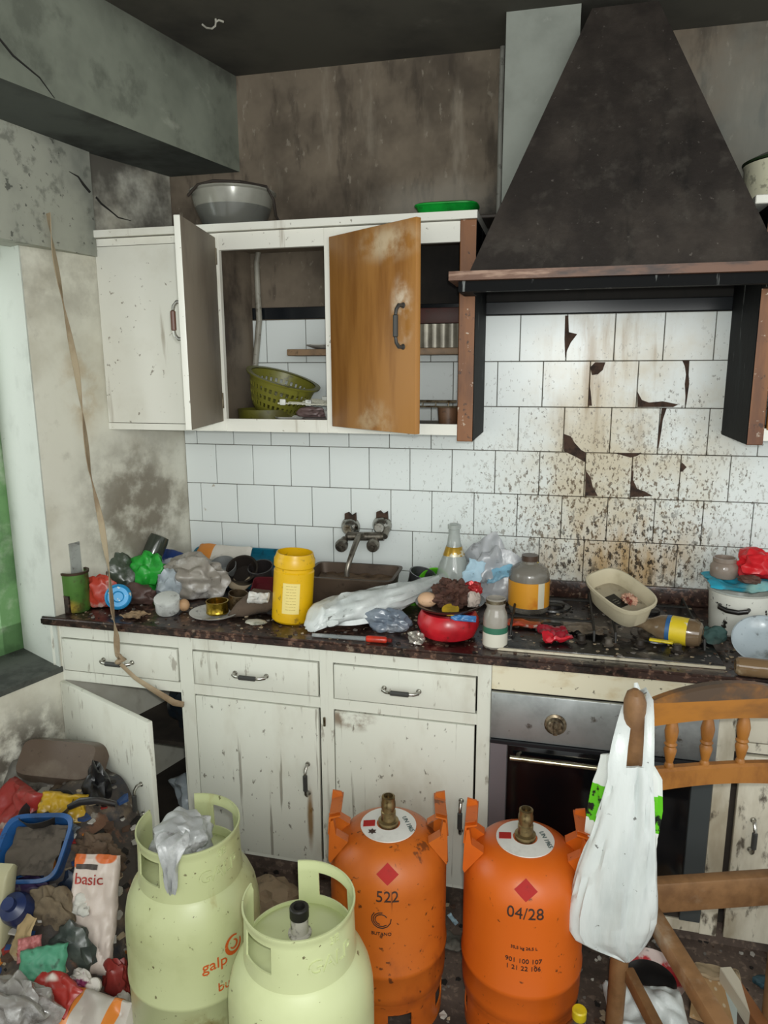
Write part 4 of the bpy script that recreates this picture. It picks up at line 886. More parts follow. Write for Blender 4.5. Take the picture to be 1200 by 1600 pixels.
b.rings([[(x,-.05-z*.4,.0), (x,.05,0), (x,.05,.075), (x,-.05-z,.075)] for x, y, z in pts_])
solo('ribbed_tray', b, plain('ribbed_grey', '#8f8a7b', .4, .3), 'ribbed grey tray on the shelf behind the half-open brown door', 'tray', (.83,-.10,1.7225))
b = MB(); b.box((-.12,-.045,0), (.13,.045,.05), .004, 2); solo('dark_red_box', b, plain('dark_red_card', '#4a231d', .6), 'dark red box on the ribbed tray behind the brown door', 'box', (.84,-.10,1.799))
b = MB(); b.lathe([(0,0),(.028,0),(.034,.06),(.031,.06),(.026,.005),(0,.005)], n=24); solo('brown_cup', b, plain('brown_pottery', '#6a4d38', .4), 'brown cup at the right end of the cabinet opening', 'cup', (.93,-.24,CZ))
b = MB(); b.lathe([(0,.0),(.05,.0),(.088,.012),(.09,.015),(.05,.005),(0,.004)], n=36); solo('white_plate', b, plain('plate_white2', '#cfcfca', .3), 'pale plate on the wooden shelf inside the wall cabinet', 'plate', (.50,-.09,1.7225))
# inside the open base bay
b = crumple(.10,.09,.07, 23, .35, 1.8, 5, .8); solo('plastic_bag', b, M_film('pale_blue_film', '#b9c4cc', .9, .35), 'pale bluish plastic bag low inside the open base cabinet', 'plastic bag', (.06,-.36,.15))
b = crumple(.11,.09,.10, 31, .35, 1.6, 4, .8); solo('refuse_sack', b, plain('dark_blue_film', '#1d2730', .35), 'dark blue refuse sack on the shelf inside the open base cabinet', 'sack', (.04,-.30,.445))

# ------------------------------------------------------------------ clutter on the worktop
def on(px, py, z=ZT+.0008): return atZ(px, py, z)
def lobj(name, label, cat, px, py, prof, m, z=ZT+.0008, rot=(0,0,0), n=36, parts=(), group=None):
    """turned thing standing at a pixel of the worktop; profile in photo pixels"""
    p = on(px, py, z); k = mpp(p)
    if not parts:
        b = MB(); b.lathe([(r*k, h*k*1.02) for r, h in prof], n=n)
        b.rot(*[math.degrees(a) for a in rot])
        if any(rot): b.rest()
        return solo(name, b, m, label, cat, p, group=group)
    t = thing(name, label, cat, p, rot=rot, group=group)
    b = MB(); b.lathe([(r*k, h*k*1.02) for r, h in prof], n=n); build('body', b, m, t)
    for pn_, pr, pm in parts:
        b = MB(); b.lathe([(r*k, h*k*1.02) for r, h in pr], n=n); build(pn_, b, pm, t)
    return t
def blob(name, label, cat, px, py, w, h, d, seed, m, z=ZT+.0008, amp=.32, f=1.8, sub=4, rot=(0,0,0), group=None, y=None):
    p = on(px, py, z) if y is None else atY(px, py, y); k = mpp(p)
    b = crumple(w*k/2, d*k/2, h*k/1.7, seed, amp, f, sub); b.rot(*rot)
    if y is None: b.rest()
    return solo(name, b, m, label, cat, p, group=group, smooth=50)
def flatp(name, label, cat, px, py, w, h, t, seed, m, z=ZT+.0008, amp=.006, rot=(0,0,0), jag=0., y=None, rest=True, n=20):
    p = on(px, py, z) if y is None else atY(px, py, y); k = mpp(p)
    b = packet(w*k, h*k, t*k, seed, amp, n, jag=jag*k); b.rot(*rot)
    if rest and y is None: b.rest()
    return solo(name, b, m, label, cat, p, smooth=40)

M_gtin = mat('green_tin_print', '#4f7a33', .4, .2, [dict(c='#2d3a1e', s=9, lo=.45, hi=.66, a=.8), dict(c='#b39a3e', s=8, lo=.4, hi=.55, a=.9, ctr=(0,-.04,.02), rad=(.05,.05,.035)), dict(c='#4a3423', s=22, lo=.55, hi=.68, a=.9)])
lobj('paint_tin', 'dented green tin with a rusty rim at the left end of the worktop', 'tin', 121, 952, [(0,0),(19,0),(20,2),(20.5,58),(20.5,60),(18.5,60),(18.5,52),(0,52)], M_gtin, parts=[('rim', [(19,58.5),(21.8,58.5),(22,62),(18.5,62),(18.5,58.5)], plain('rusty_rim', '#4b3a2c', .5, .6))])
blob('red_packet', 'crumpled red and clear packet beside the green tin', 'packet', 160, 948, 44, 50, 26, 5, mat('red_clear_film', '#b8402f', .35, 0, [dict(c='#c7b5ac', s=14, lo=.5, hi=.65, a=.9)]), rot=(0,0,20))
blob('brown_rag', 'dark brown rag at the wall behind the red packet', 'rag', 152, 934, 46, 58, 20, 6, plain('brown_rag', '#5b4738', .9), amp=.4)
t = lobj('blue_tape_roll', 'blue round tin standing on edge behind the strap', 'tin', 188, 950, [(0,0),(19,0),(19.5,3),(19.5,20),(17,22),(15,20),(9,20),(7,18),(0,18)], mat('blue_tin', '#2a8cc0', .35, .1, [dict(c='#d9d0b0', s=60, lo=.6, hi=.66, a=.8)]), rot=(1.25,0,.5))
blob('dark_green_bag', 'see-through dark green plastic bag behind the strap', 'plastic bag', 186, 928, 62, 62, 40, 8, M_film('dark_green_film', '#4b5648', .85, .3), amp=.3)
blob('green_carrier_bag', 'bright green crumpled plastic bag on the left of the worktop', 'plastic bag', 232, 925, 66, 60, 40, 14, mat('bright_green_film', '#2fae3e', .4, 0, [dict(c='#1c8a2c', s=20, lo=.45, hi=.65)], bump=.4), amp=.45, f=2.2, sub=5)
flatp('paper_scrap', 'torn brown paper scrap near the worktop edge', 'paper scrap', 212, 964, 40, 26, 2, 9, plain('brown_paper', '#9c8264', .9), jag=12, amp=.008)
blob('purple_brown_bag', 'limp brown bag under the bright green bag', 'bag', 215, 942, 62, 30, 34, 16, plain('plum_brown', '#58423c', .5), amp=.25)
# leaning bottle
wn = V((1,-.31,0)).normalized(); p0 = on(214, 924); p1 = inpl(250, 838, V((-.13,0,0))+wn*.046, wn); t = thing('glass_bottle', 'dark green bottle leaning bottom-up against the left corner', 'bottle', p0); ax = (p1-p0)
q = V((0,0,1)).rotation_difference(ax).to_euler(); t.rotation_euler = q; L_ = ax.length
b = MB(); b.lathe([(0,.004),(.012,.005),(.013,.03),(.018,.05),(.034,.08),(.037,.10),(.037,L_-.02),(.034,L_),(.02,L_+.003),(0,L_-.006)], n=32); build('bottle', b, mat('dark_bottle_glass', '#3b4038', .12, 0, [dict(c='#5d6058', s=7, lo=.5, hi=.75)]), t)
# back row: teal tray with packets
c0 = on(365, 897); b = MB(); b.rings([rr(.215,.085,0,0,n=32,p=8), rr(.225,.092,0,.028,n=32,p=8), rr(.218,.086,0,.028,n=32,p=8), rr(.210,.080,0,.005,n=32,p=8)]); b.rot(35,0,0); b.rest()
solo('teal_tray', b, plain('teal_plastic', '#1c6d86', .35, 0, '#123f50', .6), 'shallow teal tray tilted against the tiles under the rubbish', 'tray', V((.145,-.105,ZT+.001)))
flatp('orange_white_packet', 'orange and white packet on the teal tray by the tiles', 'packet', 348, 866, 92, 34, 10, 3, mat('orange_white_film', '#d3cfc6', .45, 0, [dict(c='#d88a3c', band=(0,-.2,-.035)), dict(c='#a7a39a', s=8, lo=.55, hi=.7)]), y=-.135, rot=(38,0,-2))
flatp('blue_white_packet', 'dark blue and white packet by the left wall corner', 'packet', 266, 874, 72, 32, 12, 7, mat('blue_white_film', '#24407f', .4, 0, [dict(c='#d4d8de', s=12, st=(.4,1,1), lo=.55, hi=.6)]), y=-.15, rot=(30,6,-14))
blob('grey_plastic_bag', 'filthy grey plastic bag heaped in the middle of the left-hand rubbish', 'plastic bag', 308, 932, 105, 62, 60, 21, M_film('filthy_grey_film', '#9b948a', .95, .4), amp=.4, f=2, sub=5)
blob('grey_plastic_bag', 'bluish clear bag in front of the filthy grey one', 'plastic bag', 268, 938, 44, 46, 30, 22, M_film('bluish_film', '#a9b3ba', .9, .3), amp=.4, f=2)
lobj('steel_bowl', 'dull steel bowl lying in the heap below the orange packet', 'bowl', 352, 905, [(0,0),(10,0),(15,4),(20,15),(21,24),(20,24),(14,6),(0,2)], M_steel, z=ZT+.045, rot=(.5,0,.2))
lobj('black_pan', 'small blackened pan tilted on the left-hand heap', 'pan', 384, 912, [(0,0),(16,0),(19,3),(24,22),(25,24),(22,24),(17,5),(0,3)], plain('burnt_pan', '#37312d', .4, .5), z=ZT+.03, rot=(.75,0,.15))
p = on(378, 922); k = mpp(p); b = MB(); b.tube([p+V((-.06,-.02,.035)), p+V((-.045,-.035,.06)), p+V((-.01,-.05,.035)), p+V((.03,-.05,.03)), p+V((.055,-.03,.055)), p+V((.06,-.01,.075))], [.012,.020,.018,.015,.014,.008], 10, .6)
for v in b.bm.verts: v.co += V((1,1,1))*.008*noise.noise(v.co*60)
solo('beige_cloth', b, plain('beige_cloth', '#a8987f', .9), 'twisted beige cloth draped round the blackened pan', 'cloth', (0,0,0))
t = lobj('white_lidded_tin', 'round white tin tilted at the front of the left-hand heap', 'tin', 263, 958, [(0,0),(18,0),(18.5,2),(18.5,16),(19.5,17),(19.5,22),(17,23),(0,23)], plain('white_tin', '#d3d6d2', .35), rot=(.28,.12,0))
b = MB(); bmesh.ops.create_icosphere(b.bm, subdivisions=3, radius=1); b._m(); k = mpp(on(288,952)); b.xf(Matrix.Diagonal((9*k,8*k,10*k,1))); b.rest(); solo('egg', b, plain('eggshell', '#c19a72', .6), 'brown egg beside the white tin', 'egg', on(288,955))
lobj('white_plate', 'white plate under the gold can at the worktop edge', 'plate', 336, 962, [(0,0),(24,0),(26,1),(38,6),(39,7.5),(37,7.5),(24,3),(0,3)], plain('white_china', '#d8d8d2', .2))
lobj('gold_can', 'low gold can standing on the white plate', 'can', 340, 957, [(0,0),(17,0),(17.6,1),(17.6,3),(17,4),(17,16),(17.6,17),(17.6,19),(16,19),(16,4),(0,4)], mat('gold_can', '#b89a3a', .2, .95, [dict(c='#6d5518', s=30, lo=.5, hi=.7)]), z=ZT+.009)
lobj('copper_cup', 'tarnished copper-coloured cup right of the gold can', 'cup', 371, 953, [(0,0),(13,0),(14,2),(15,26),(14,26),(12,3),(0,3)], mat('tarnished_copper', '#8f7b60', .3, .9, [dict(c='#43301f', s=30, lo=.45, hi=.65)]), z=ZT+.009, rot=(.1,.15,0))
p = on(412, 945); k = mpp(p); b = MB(); b.rings([rr(26*k,20*k,0,0,p=7), rr(28*k,22*k,0,14*k,p=7), rr(26.5*k,20.5*k,0,14*k,p=7), rr(24*k,18*k,0,3*k,p=7)]); b.rot(32,0,8); b.rest(); solo('maroon_tray', b, plain('maroon_plastic', '#5c1f26', .35), 'maroon plastic tray propped beside the yellow tub', 'tray', p+V((0,.06,0)))
flatp('white_packet', 'small white packet lying on the maroon tray', 'packet', 404, 934, 34, 18, 8, 12, plain('white_card', '#d6d4cf', .5), y=-.455, rot=(35,0,10))
p = on(402, 962); k = mpp(p); b = MB(); b.tube([p+V((-.075,-.045,.010)), p+V((-.05,-.02,.024)), p+V((-.01,.01,.045)), p+V((.03,.03,.045)), p+V((.055,.04,.03))], [.010,.028,.038,.04,.018], 14, .7)
for v in b.bm.verts: v.co += V((.4,.4,1))*.02*fold(v.co, 16, 3); v.co.z = max(v.co.z, ZT+.001)
solo('brown_cloth', b, plain('muddy_cloth', '#5e4f42', .9), 'muddy brown cloth crumpled left of the yellow tub', 'cloth', (0,0,0))
b = crumple(17*k,11*k,3*k, 3, .12, 1.5, 3); b.rest(); solo('mouldy_slice', b, plain('mouldy_white', '#c5c2b4', .9, 0, '#5f6650', .7, 30), 'pale mouldy slice at the front edge by the yellow tub', 'food scrap', on(400,974))
lobj('dark_mug', 'dark mug half buried behind the maroon tray', 'mug', 412, 916, [(0,0),(17,0),(19,3),(20,30),(18,30),(16,5),(0,4)], plain('dark_glaze', '#2f2b2b', .25), z=ZT+.02, rot=(.35,0,0))
p = on(432, 924); k = mpp(p); b = MB(); b.box((-11*k,-8*k,0), (11*k,8*k,34*k), .003, 2); b.rot(0,14,18); b.rest(); solo('light_blue_carton', b, mat('light_blue_card', '#9fb6cc', .5, 0, [dict(c='#3f5f96', s=18, lo=.52, hi=.6)]), 'small light blue carton behind the yellow tub', 'carton', p)
# yellow tub
p = on(456, 967); k = mpp(p); t = thing('yellow_tub', 'open yellow plastic tub with a printed label leaning on the worktop edge', 'tub', p, rot=(.0,.075,math.atan2(CAM.y-p.y, CAM.x-p.x)+PI/2))
My = plain('yellow_plastic', '#e2b20c', .35, 0, '#a87c08', .4, 6)
b = MB(); b.lathe([(0,0),(28,0),(30.5,3),(30.5,78),(29,80),(29,84),(31,86),(31,96),(29,100),(27.5,106),(26,106),(27,99),(28,80),(28,5),(0,4)], n=48); b.xf(Matrix.Scale(k*1.02, 4)); build('body', b, My, t)
b = MB(); na = 14; R_ = 31*k
G = [[b.bm.verts.new((R_*1.012*math.cos(-PI/2-.55+.85*i/na), R_*1.012*math.sin(-PI/2-.55+.85*i/na), z)) for z in (18*k, 66*k)] for i in range(na+1)]
for a, c in zip(G, G[1:]): b.face((a[0], c[0], c[1], a[1]))
b._m(); lb = build('label', b, mat('pale_yellow_label', '#ecd98a', .5), t)
for i in range(9):
    tb = wrap(textmb(('----- --- ----','--- ------ --','---- -- -----')[i % 3], .0075), R_*1.014, (62-4.6*i)*k, -PI/2-.125); build('printed_line', tb, mat('faint_print', '#a58a3a', .6), lb)

# roasting tin in the sink
p = on(566, 925); b = MB(); p.x += .0
w, d_, h = .150, .095, .105
b.rings([rr(w*.90,d_*.86,0,0,n=48,p=9), rr(w,d_,0,h,n=48,p=10), rr(w+.008,d_+.008,0,h+.001,n=48,p=10), rr(w+.008,d_+.008,0,h+.005,n=48,p=10), rr(w-.003,d_-.003,0,h+.005,n=48,p=10), rr(w*.88,d_*.83,0,.006,n=48,p=9)])
tt = thing('roasting_tin', 'deep rusty brown tin standing under the tap', 'tin', V((p.x,-.225,ZT+.001)), .02)
build('tin', b, plain('rusty_brown_tin', '#57493d', .5, .4, '#32271f', .8, 6), tt)
b = MB(); b.grid(lambda u, v: V(((u-.5)*2*w*.92, (v-.5)*2*d_*.90, .075+.008*fold(V((u,v,0)), 5, 4))), 24, 16); so = build('dirty_contents', b, plain('brown_sludge', '#6b5743', .6, 0, '#2c211a', .8, 20), tt)

# green plastic and metal cup right of the tin
p = on(654, 940); k = mpp(p); b = MB(); b.rings([rr(27*k,20*k,0,0,p=6), rr(31*k,24*k,0,24*k,p=6), rr(29*k,22*k,0,24*k,p=6), rr(25*k,18*k,0,3*k,p=6)]); solo('green_basket', b, plain('lime_green_plastic', '#4a9a1e', .35, 0, '#2b5a12', .6), 'low lime green plastic box beside the rusty tin', 'box', p, (0,0,.15))
lobj('green_bowl', 'lime green bowl on its side behind the metal cup', 'bowl', 684, 934, [(0,0),(14,0),(22,7),(27,22),(27,24),(25,24),(20,9),(0,3)], plain('lime_green_plastic2', '#57b51c', .35), rot=(.9,-.35,0), z=ZT+.01)
lobj('metal_cup', 'dented metal cup leaning in the lime green box', 'cup', 652, 933, [(0,0),(17,0),(18,2),(20,36),(21,38),(19,38),(17,4),(0,3)], mat('dull_tin_metal', '#77777a', .35, .85, [dict(c='#3a3a38', s=12, lo=.45, hi=.7)]), z=ZT+.02, rot=(.12,.25,0))
# clear glass bottle
Mg = mat('clear_grey_glass', '#b9c0bb', .08, 0, [dict(c='#8a8f8a', s=5, lo=.45, hi=.7, a=.6)], alpha=.6, spec=.9)
t = lobj('wine_bottle', 'clear glass wine bottle with a torn gold neck foil', 'bottle', 708, 942, [(0,3),(14,0),(24,0),(26,4),(26,48),(22,63),(15,80),(10.5,95),(8.8,108),(8.8,116),(10,117),(10,123),(8,124),(6.5,123),(6.5,108)], Mg, parts=[('neck_foil', [(16.9,76.5),(15.4,80.2),(12.6,89.5),(12.2,90)], mat('gold_white_foil', '#d8d2bb', .3, .4, [dict(c='#b08b2c', s=12, lo=.5, hi=.54), dict(c='#f0efe8', s=9, lo=.6, hi=.62)])) ])
b = MB()
blob('grey_film_bag', 'thin grey plastic bag against the tiles behind the wine bottle', 'plastic bag', 766, 942, 84, 92, 46, 33, M_film('light_grey_film', '#b3b6ba', .85, .3), amp=.5, f=1.9, sub=5)
flatp('light_blue_tissue', 'light blue tissue hanging right of the wine bottle', 'tissue', 739, 896, 28, 44, 4, 17, plain('light_blue_tissue', '#b4d2e2', .8, 0, '#86a9bd', .5), y=-.20, rot=(75,20,10), jag=8)
flatp('blue_film_strip', 'light blue film lying behind the orange-label bottle', 'film', 780, 893, 46, 30, 5, 18, plain('sky_blue_film', '#8cc0da', .4), y=-.17, rot=(40,-25,0), jag=8)

# white bag lying along the front
sp = [(484,968,10),(500,962,24),(535,958,30),(575,955,30),(615,949,26),(650,938,19),(680,925,13),(700,916,10),(707,914,4)]
rs = []; n = 30; P_ = []
for px, py, r in sp:
    c = on(px, py+12, ZT+.02); c.z = ZT + r*.0019 + max(0, (px-560))*.00052; P_.append((c, r*.0019))
PP = []
for (a, ra), (c, rc) in zip(P_, P_[1:]):
    for q in range(5): PP.append((a.lerp(c, q/5), ra+(rc-ra)*q/5))
PP.append(P_[-1])
for i, (c, r) in enumerate(PP):
    t_ = (PP[min(i+1,len(PP)-1)][0]-PP[max(0,i-1)][0]).normalized(); u = V((0,0,1)); w_ = t_.cross(u).normalized(); row = []
    for q in range(n):
        a = 2*PI*q/n; rr_ = r*(.92+.42*fold(V((math.cos(a)*1.2, math.sin(a)*1.2, i*.05)), 2.2, 5))
        pt_ = c + u*math.sin(a)*rr_*.82 + w_*math.cos(a)*rr_*1.25; pt_.z = max(pt_.z, ZT+.001); row.append(pt_)
    rs.append(row)
b = MB(); b.rings(rs); solo('white_plastic_bag', b, M_bagw, 'long white plastic bag twisted along the front of the sink', 'plastic bag', (0,0,0), smooth=60)
blob('clear_plastic_bag', 'clear plastic bag with dark blue contents at the worktop edge', 'plastic bag', 606, 985, 66, 34, 36, 41, M_film('clear_blue_film', '#7d8a99', .7, .2), amp=.4, sub=5)
lt = thing('long_lighter', 'clear stick with a red handle lying along the worktop edge', 'lighter', on(585,999))
b = MB(); b.tube([on(488,992,ZT+.007), on(572,998,ZT+.008)], [.006,.007], 10); build('barrel', b, M_film('clear_barrel', '#9aa0a0', .6), lt, local=False)
b = MB(); b.tube([on(572,998,ZT+.010), on(575,998,ZT+.010), on(602,1000,ZT+.010), on(604,1000,ZT+.010)], [.008,.010,.010,.008], 12); build('grip', b, plain('red_plastic', '#d6361f', .35), lt, local=False)
b = MB(); b.tube([on(604,1000,ZT+.007), on(612,1001,ZT+.007)], .006, 10); build('cap', b, plain('dark_red_plastic', '#6e2018', .4), lt, local=False)
blob('foil_scrap', 'crumpled clear foil scrap left of the red pot', 'foil', 652, 1006, 24, 18, 16, 44, mat('silver_foil', '#b3ada3', .3, .6), amp=.5, f=3)

# red pot with a dish of leftovers on it
p = on(700, 992); k = mpp(p); rp_ = thing('red_pot', 'round red pot at the front of the worktop', 'pot', p)
b = MB(); b.lathe([(0,0),(34,0),(42,5),(48,20),(47,30),(43,38),(41,41),(39,41),(44,22),(36,6),(0,4)], n=48); b.xf(Matrix.Scale(k, 4)); build('pot', b, plain('red_enamel', '#c3202b', .28, 0, '#6c1016', .6, 6), rp_)
pz = p + V((.004,.01,42*k))
ds = thing('brown_dish', 'dark brown dish of leftovers balanced on the red pot', 'dish', pz, rot=(.03,-.03,0))
b = MB(); b.lathe([(0,0),(30,0),(46,5),(53,11),(54,13),(51,13),(40,7),(0,4)], n=48); b.xf(Matrix.Scale(k, 4)); build('dish', b, plain('brown_glass', '#352722', .25), ds)
b = pulp(30*k,26*k,24*k, 51, .45, 2.4, 5, .5); b.rest(); b.move((5*k,2*k,5*k)); build('meat_scraps', b, plain('dried_meat', '#523429', .8, 0, '#2b1812', .8, 26, bump=.5), ds)
b = MB(); bmesh.ops.create_icosphere(b.bm, subdivisions=3, radius=14*k); b._m(); b.xf(Matrix.Diagonal((1.1,.9,.85,1))); b.rest(); b.move((-33*k,-14*k,6*k)); build('eggshell', b, plain('pale_eggshell', '#d0a987', .6), ds)
b = MB(); b.lathe([(0,0),(13,0),(13,3),(0,3)], n=24); b.xf(Matrix.Scale(k, 4)); b.rot(18,0,0); b.move((6*k,-36*k,10*k)); build('lemon_slice', b, plain('lemon_yellow', '#c8a52c', .5), ds)
b = crumple(13*k,10*k,13*k, 52, .4, 2.5); b.rest(); b.move((36*k,4*k,22*k)); build('red_wrapper', b, plain('red_foil', '#a8262a', .3, .3), ds)
b = crumple(10*k,9*k,14*k, 53, .4, 2.2); b.rest(); b.move((38*k,-14*k,9*k)); build('tissue_scrap', b, plain('grey_tissue', '#bfb0a6', .9), ds)
flatp('blue_film_scrap', 'blue film scrap hanging from the brown dish', 'film', 724, 966, 40, 10, 3, 19, plain('royal_blue_film', '#3f77ad', .4), y=p.y-.075, rot=(70,0,0))
# small glass jar
k = mpp(on(773,1008))
t = lobj('glass_jar', 'empty narrow glass jar with a green and white label at the worktop edge', 'jar', 773, 1009, [(0,2),(12,0),(17.5,0),(19,3),(19,42),(18,52),(14.5,60),(14,64),(15,66),(15,76),(14,77),(13,76),(13,60),(17,48),(17,4),(0,4)], mat('cloudy_glass', '#a9a398', .12, 0, [dict(c='#6e675c', s=8, lo=.5, hi=.75)], alpha=.75, spec=.9),
    parts=[('label', [(19.2,4),(19.35,4),(19.35,34),(19.2,34)], mat('white_green_label', '#d2cfc0', .5, 0, [dict(c='#2f6a52', band=(2,25*k,36*k))])), ('cap_ring', [(15.2,70),(15.6,70),(15.6,75),(15.2,75)], M_rust)])
# big plastic bottle with orange label, yellow peeler on top
k = mpp(on(825,956))
t = lobj('plastic_bottle', 'squat clear plastic bottle with an orange label beside the hob', 'bottle', 825, 955, [(0,0),(26,0),(30,4),(31,10),(31,52),(31,60),(28,68),(20,74),(13,77),(12,86),(11,86),(11,76),(26,66),(29,50),(29,6),(0,4)], mat('murky_clear_plastic', '#8f8a80', .15, 0, [dict(c='#4e483f', s=5, lo=.45, hi=.7)], alpha=.68, spec=.8),
    parts=[('label', [(31.2,13),(31.6,13),(31.6,52),(31.2,52)], mat('orange_yellow_label', '#dd9a2e', .4, 0, [dict(c='#c9761e', s=10, lo=.5, hi=.7), dict(c='#d8d2bc', band=(0,15*k,24*k)), dict(c='#e6c33e', s=4, lo=.6, hi=.7)])), ('cap', [(0,80),(12.6,80),(12.6,89),(0,89)], plain('brown_cap', '#4a382c', .4))])
yk = thing('yellow_scissors', 'yellow plastic scissor handles sticking up left of the orange-label bottle', 'scissors', on(789,936)); k = mpp(on(789,936))
for dx, dz in ((-6,22), (6,30)):
    b = MB(); b.tube([(dx*k+7*k*math.cos(a), .004*math.sin(a), dz*k+10*k*math.sin(a)) for a in [2*PI*i/20 for i in range(21)]], .0032, 8); build('finger_loop', b, plain('yellow_handle', '#dbb31a', .4), yk)
b = MB(); b.tube([(-6*k,0,13*k),(1*k,0,0)], .003, 8); b.tube([(6*k,0,20*k),(0,0,.0)], .003, 8); build('blade', b, M_steel, yk)
blob('yellow_sponge', 'small yellow scrap caught on the cap of the orange-label bottle', 'scrap', 829, 880, 22, 14, 14, 55, plain('yellow_scrap', '#cdb02a', .6), y=on(825,955).y)
# packets on the hob
HZ = .906
flatp('orange_red_packet', 'flat orange-red printed packet on the front left of the hob', 'packet', 818, 978, 54, 26, 5, 61, mat('orange_red_film', '#b8482c', .35, 0, [dict(c='#d9cfc0', s=18, lo=.6, hi=.64), dict(c='#7d2416', s=7, lo=.5, hi=.7)]), z=.874, amp=.004, rot=(0,0,-4))
flatp('red_packet', 'dark red crumpled packet near the hob front trim', 'packet', 866, 1000, 46, 40, 9, 62, mat('dark_red_film', '#8e1f2c', .3, 0, [dict(c='#b9747a', s=10, lo=.55, hi=.7), dict(c='#c42330', band=(1,-.2,-.022))]), z=.874, amp=.010, rot=(8,0,22))
flatp('greasy_paper', 'greasy brown-grey paper lying on the hob', 'paper', 908, 985, 74, 40, 3, 63, plain('greasy_paper', '#75685a', .4, 0, '#3d342b', .8, 12), z=.874, amp=.008, rot=(0,0,-14), jag=18)
# ice cream tub
p = on(966, 968, .906)+V((0,0,.034)); k = mpp(p)
tb_ = thing('food_tub', 'oval clear plastic tub with rotten leftovers on the hob', 'tub', p, rot=(-.22,-.26,2.24))
W_, H_, Z_ = .106, .066, .074
b = MB(); b.rings([rr(W_*.82,H_*.78,0,0,p=3.2), rr(W_*.86,H_*.82,0,.004,p=3.2), rr(W_*.97,H_*.96,0,Z_-.012,p=3.2), rr(W_*1.04,H_*1.06,0,Z_-.010,p=3.2), rr(W_*1.05,H_*1.07,0,Z_,p=3.2), rr(W_*1.0,H_*1.0,0,Z_+.001,p=3.2), rr(W_*.95,H_*.93,0,Z_-.012,p=3.2), rr(W_*.80,H_*.76,0,.004,p=3.2)]); build('tub', b, mat('cloudy_tub_plastic', '#c9bfa4', .3, 0, [dict(c='#8f8368', s=6, lo=.5, hi=.75, a=.7)], alpha=.93), tb_)
b = MB(); b.rings([rr(W_*.86,H_*.84,0,.026,p=3.2), rr(W_*.88,H_*.86,0,.030,p=3.2)]); build('residue', b, plain('greyish_residue', '#a69c86', .4, 0, '#6f664f', .6), tb_)
b = pulp(.024,.018,.014, 66, .5, 2.6, 4); b.rest(); b.move((-.018,-.020,.030)); build('mouldy_food', b, mat('pink_mouldy_food', '#c49a82', .8, 0, [dict(c='#7a3a2c', s=60, lo=.48, hi=.6), dict(c='#e2d8c6', s=40, lo=.58, hi=.68)], bump=.5), tb_)
b = MB(); b.box((-.030,-.008,.0305), (.035,.038,.0325), .001, 1); la = build('label', b, plain('black_label', '#16130f', .4), tb_)
tx = textmb('----\n-----\n---', .010); tx.rot(0,0,-90); tx.move((0,.012,.0332)); build('printed_line', tx, plain('pale_print', '#8d8a78'), la)
# lying bottle with yellow label
p0 = on(1020, 978, .908); p1 = on(1098, 992, .908); t = thing('sauce_bottle', 'murky bottle with a yellow label lying on the hob', 'bottle', p0); axv = (p1-p0); t.rotation_euler = V((0,0,1)).rotation_difference(axv).to_euler(); L_ = axv.length
b = MB(); b.lathe([(0,-.055),(.012,-.055),(.013,-.03),(.026,0),(.037,.02),(.040,.04),(.040,L_-.022),(.034,L_-.006),(.022,L_),(0,L_-.004)], n=36); build('bottle', b, mat('murky_brown_glass', '#6d5a44', .12, 0, [dict(c='#9a8a70', s=6, lo=.5, hi=.75)]), t)
b = MB(); b.lathe([(.0405,.052),(.0408,.052),(.0408,.098),(.0405,.098)], n=36); build('label', b, mat('yellow_label', '#dcc22c', .4, 0, [dict(c='#c9cdd0', s=14, lo=.52, hi=.58)]), t)
b = MB(); b.lathe([(.0405,.040),(.0408,.040),(.0408,.052),(.0405,.052)], n=36); build('label_band', b, plain('blue_label_band', '#2f5d8c', .4), t)
b = MB(); b.box((-.032,-.008,0), (.032,.008,.006), .002, 2); solo('yellow_strip', b, plain('yellow_strip', '#d9c21a', .4), 'short yellow plastic strip in front of the lying bottle', 'strip', on(1033,1003,.893), (0,0,-.22))
blob('teal_rag', 'dark teal rag behind the lying bottle', 'rag', 1112, 1003, 40, 26, 26, 71, plain('dark_teal_cloth', '#2f4a46', .8), z=.875, amp=.4)
# enamel pot with things on it
p = on(1152, 985); k = mpp(p); ep = thing('enamel_pot', 'chipped white enamel pot at the right end of the worktop', 'pot', p)
Mep = mat('chipped_white_enamel', '#d4d4cb', .3, 0, [dict(c='#1d1a18', s=26, lo=.62, hi=.66), dict(c='#7d7768', s=7, lo=.52, hi=.75, a=.6)])
b = MB(); b.lathe([(0,0),(38,0),(42,4),(46,66),(48,68),(45,69),(43,66),(40,6),(0,4)], n=48); b.xf(Matrix.Scale(k, 4)); build('pot', b, Mep, ep)
b = MB(); fa = math.atan2(CAM.y-p.y, CAM.x-p.x)-.16; c_ = V((math.cos(fa), math.sin(fa), 0)); s2 = V((-c_.y, c_.x, 0))
b.tube([c_*44.5*k+s2*-20*k+V((0,0,50*k)), c_*52*k+s2*-19*k+V((0,0,49*k)), c_*54*k+s2*-8*k+V((0,0,46*k)), c_*54*k+s2*8*k+V((0,0,46*k)), c_*52*k+s2*19*k+V((0,0,49*k)), c_*44.5*k+s2*20*k+V((0,0,50*k))], [.006,.007,.0075,.0075,.007,.006], 10); build('handle', b, plain('black_enamel', '#15120f', .35), ep)
pt = p+V((0,0,70*k))
def onpot(b, dx, dy, dz): b.rest(); return pt+V((dx*k, dy*k, dz*k))
b = packet(104*k,80*k,6*k, 73, .012, 24, jag=14*k); o_ = onpot(b, 0, 0, .5); solo('cyan_cloth', b, mat('cyan_cloth', '#2aa0bc', .6, 0, [dict(c='#8fb9b4', s=6, lo=.52, hi=.66)]), 'cyan plastic sheet spread over the enamel pot', 'sheet', o_)
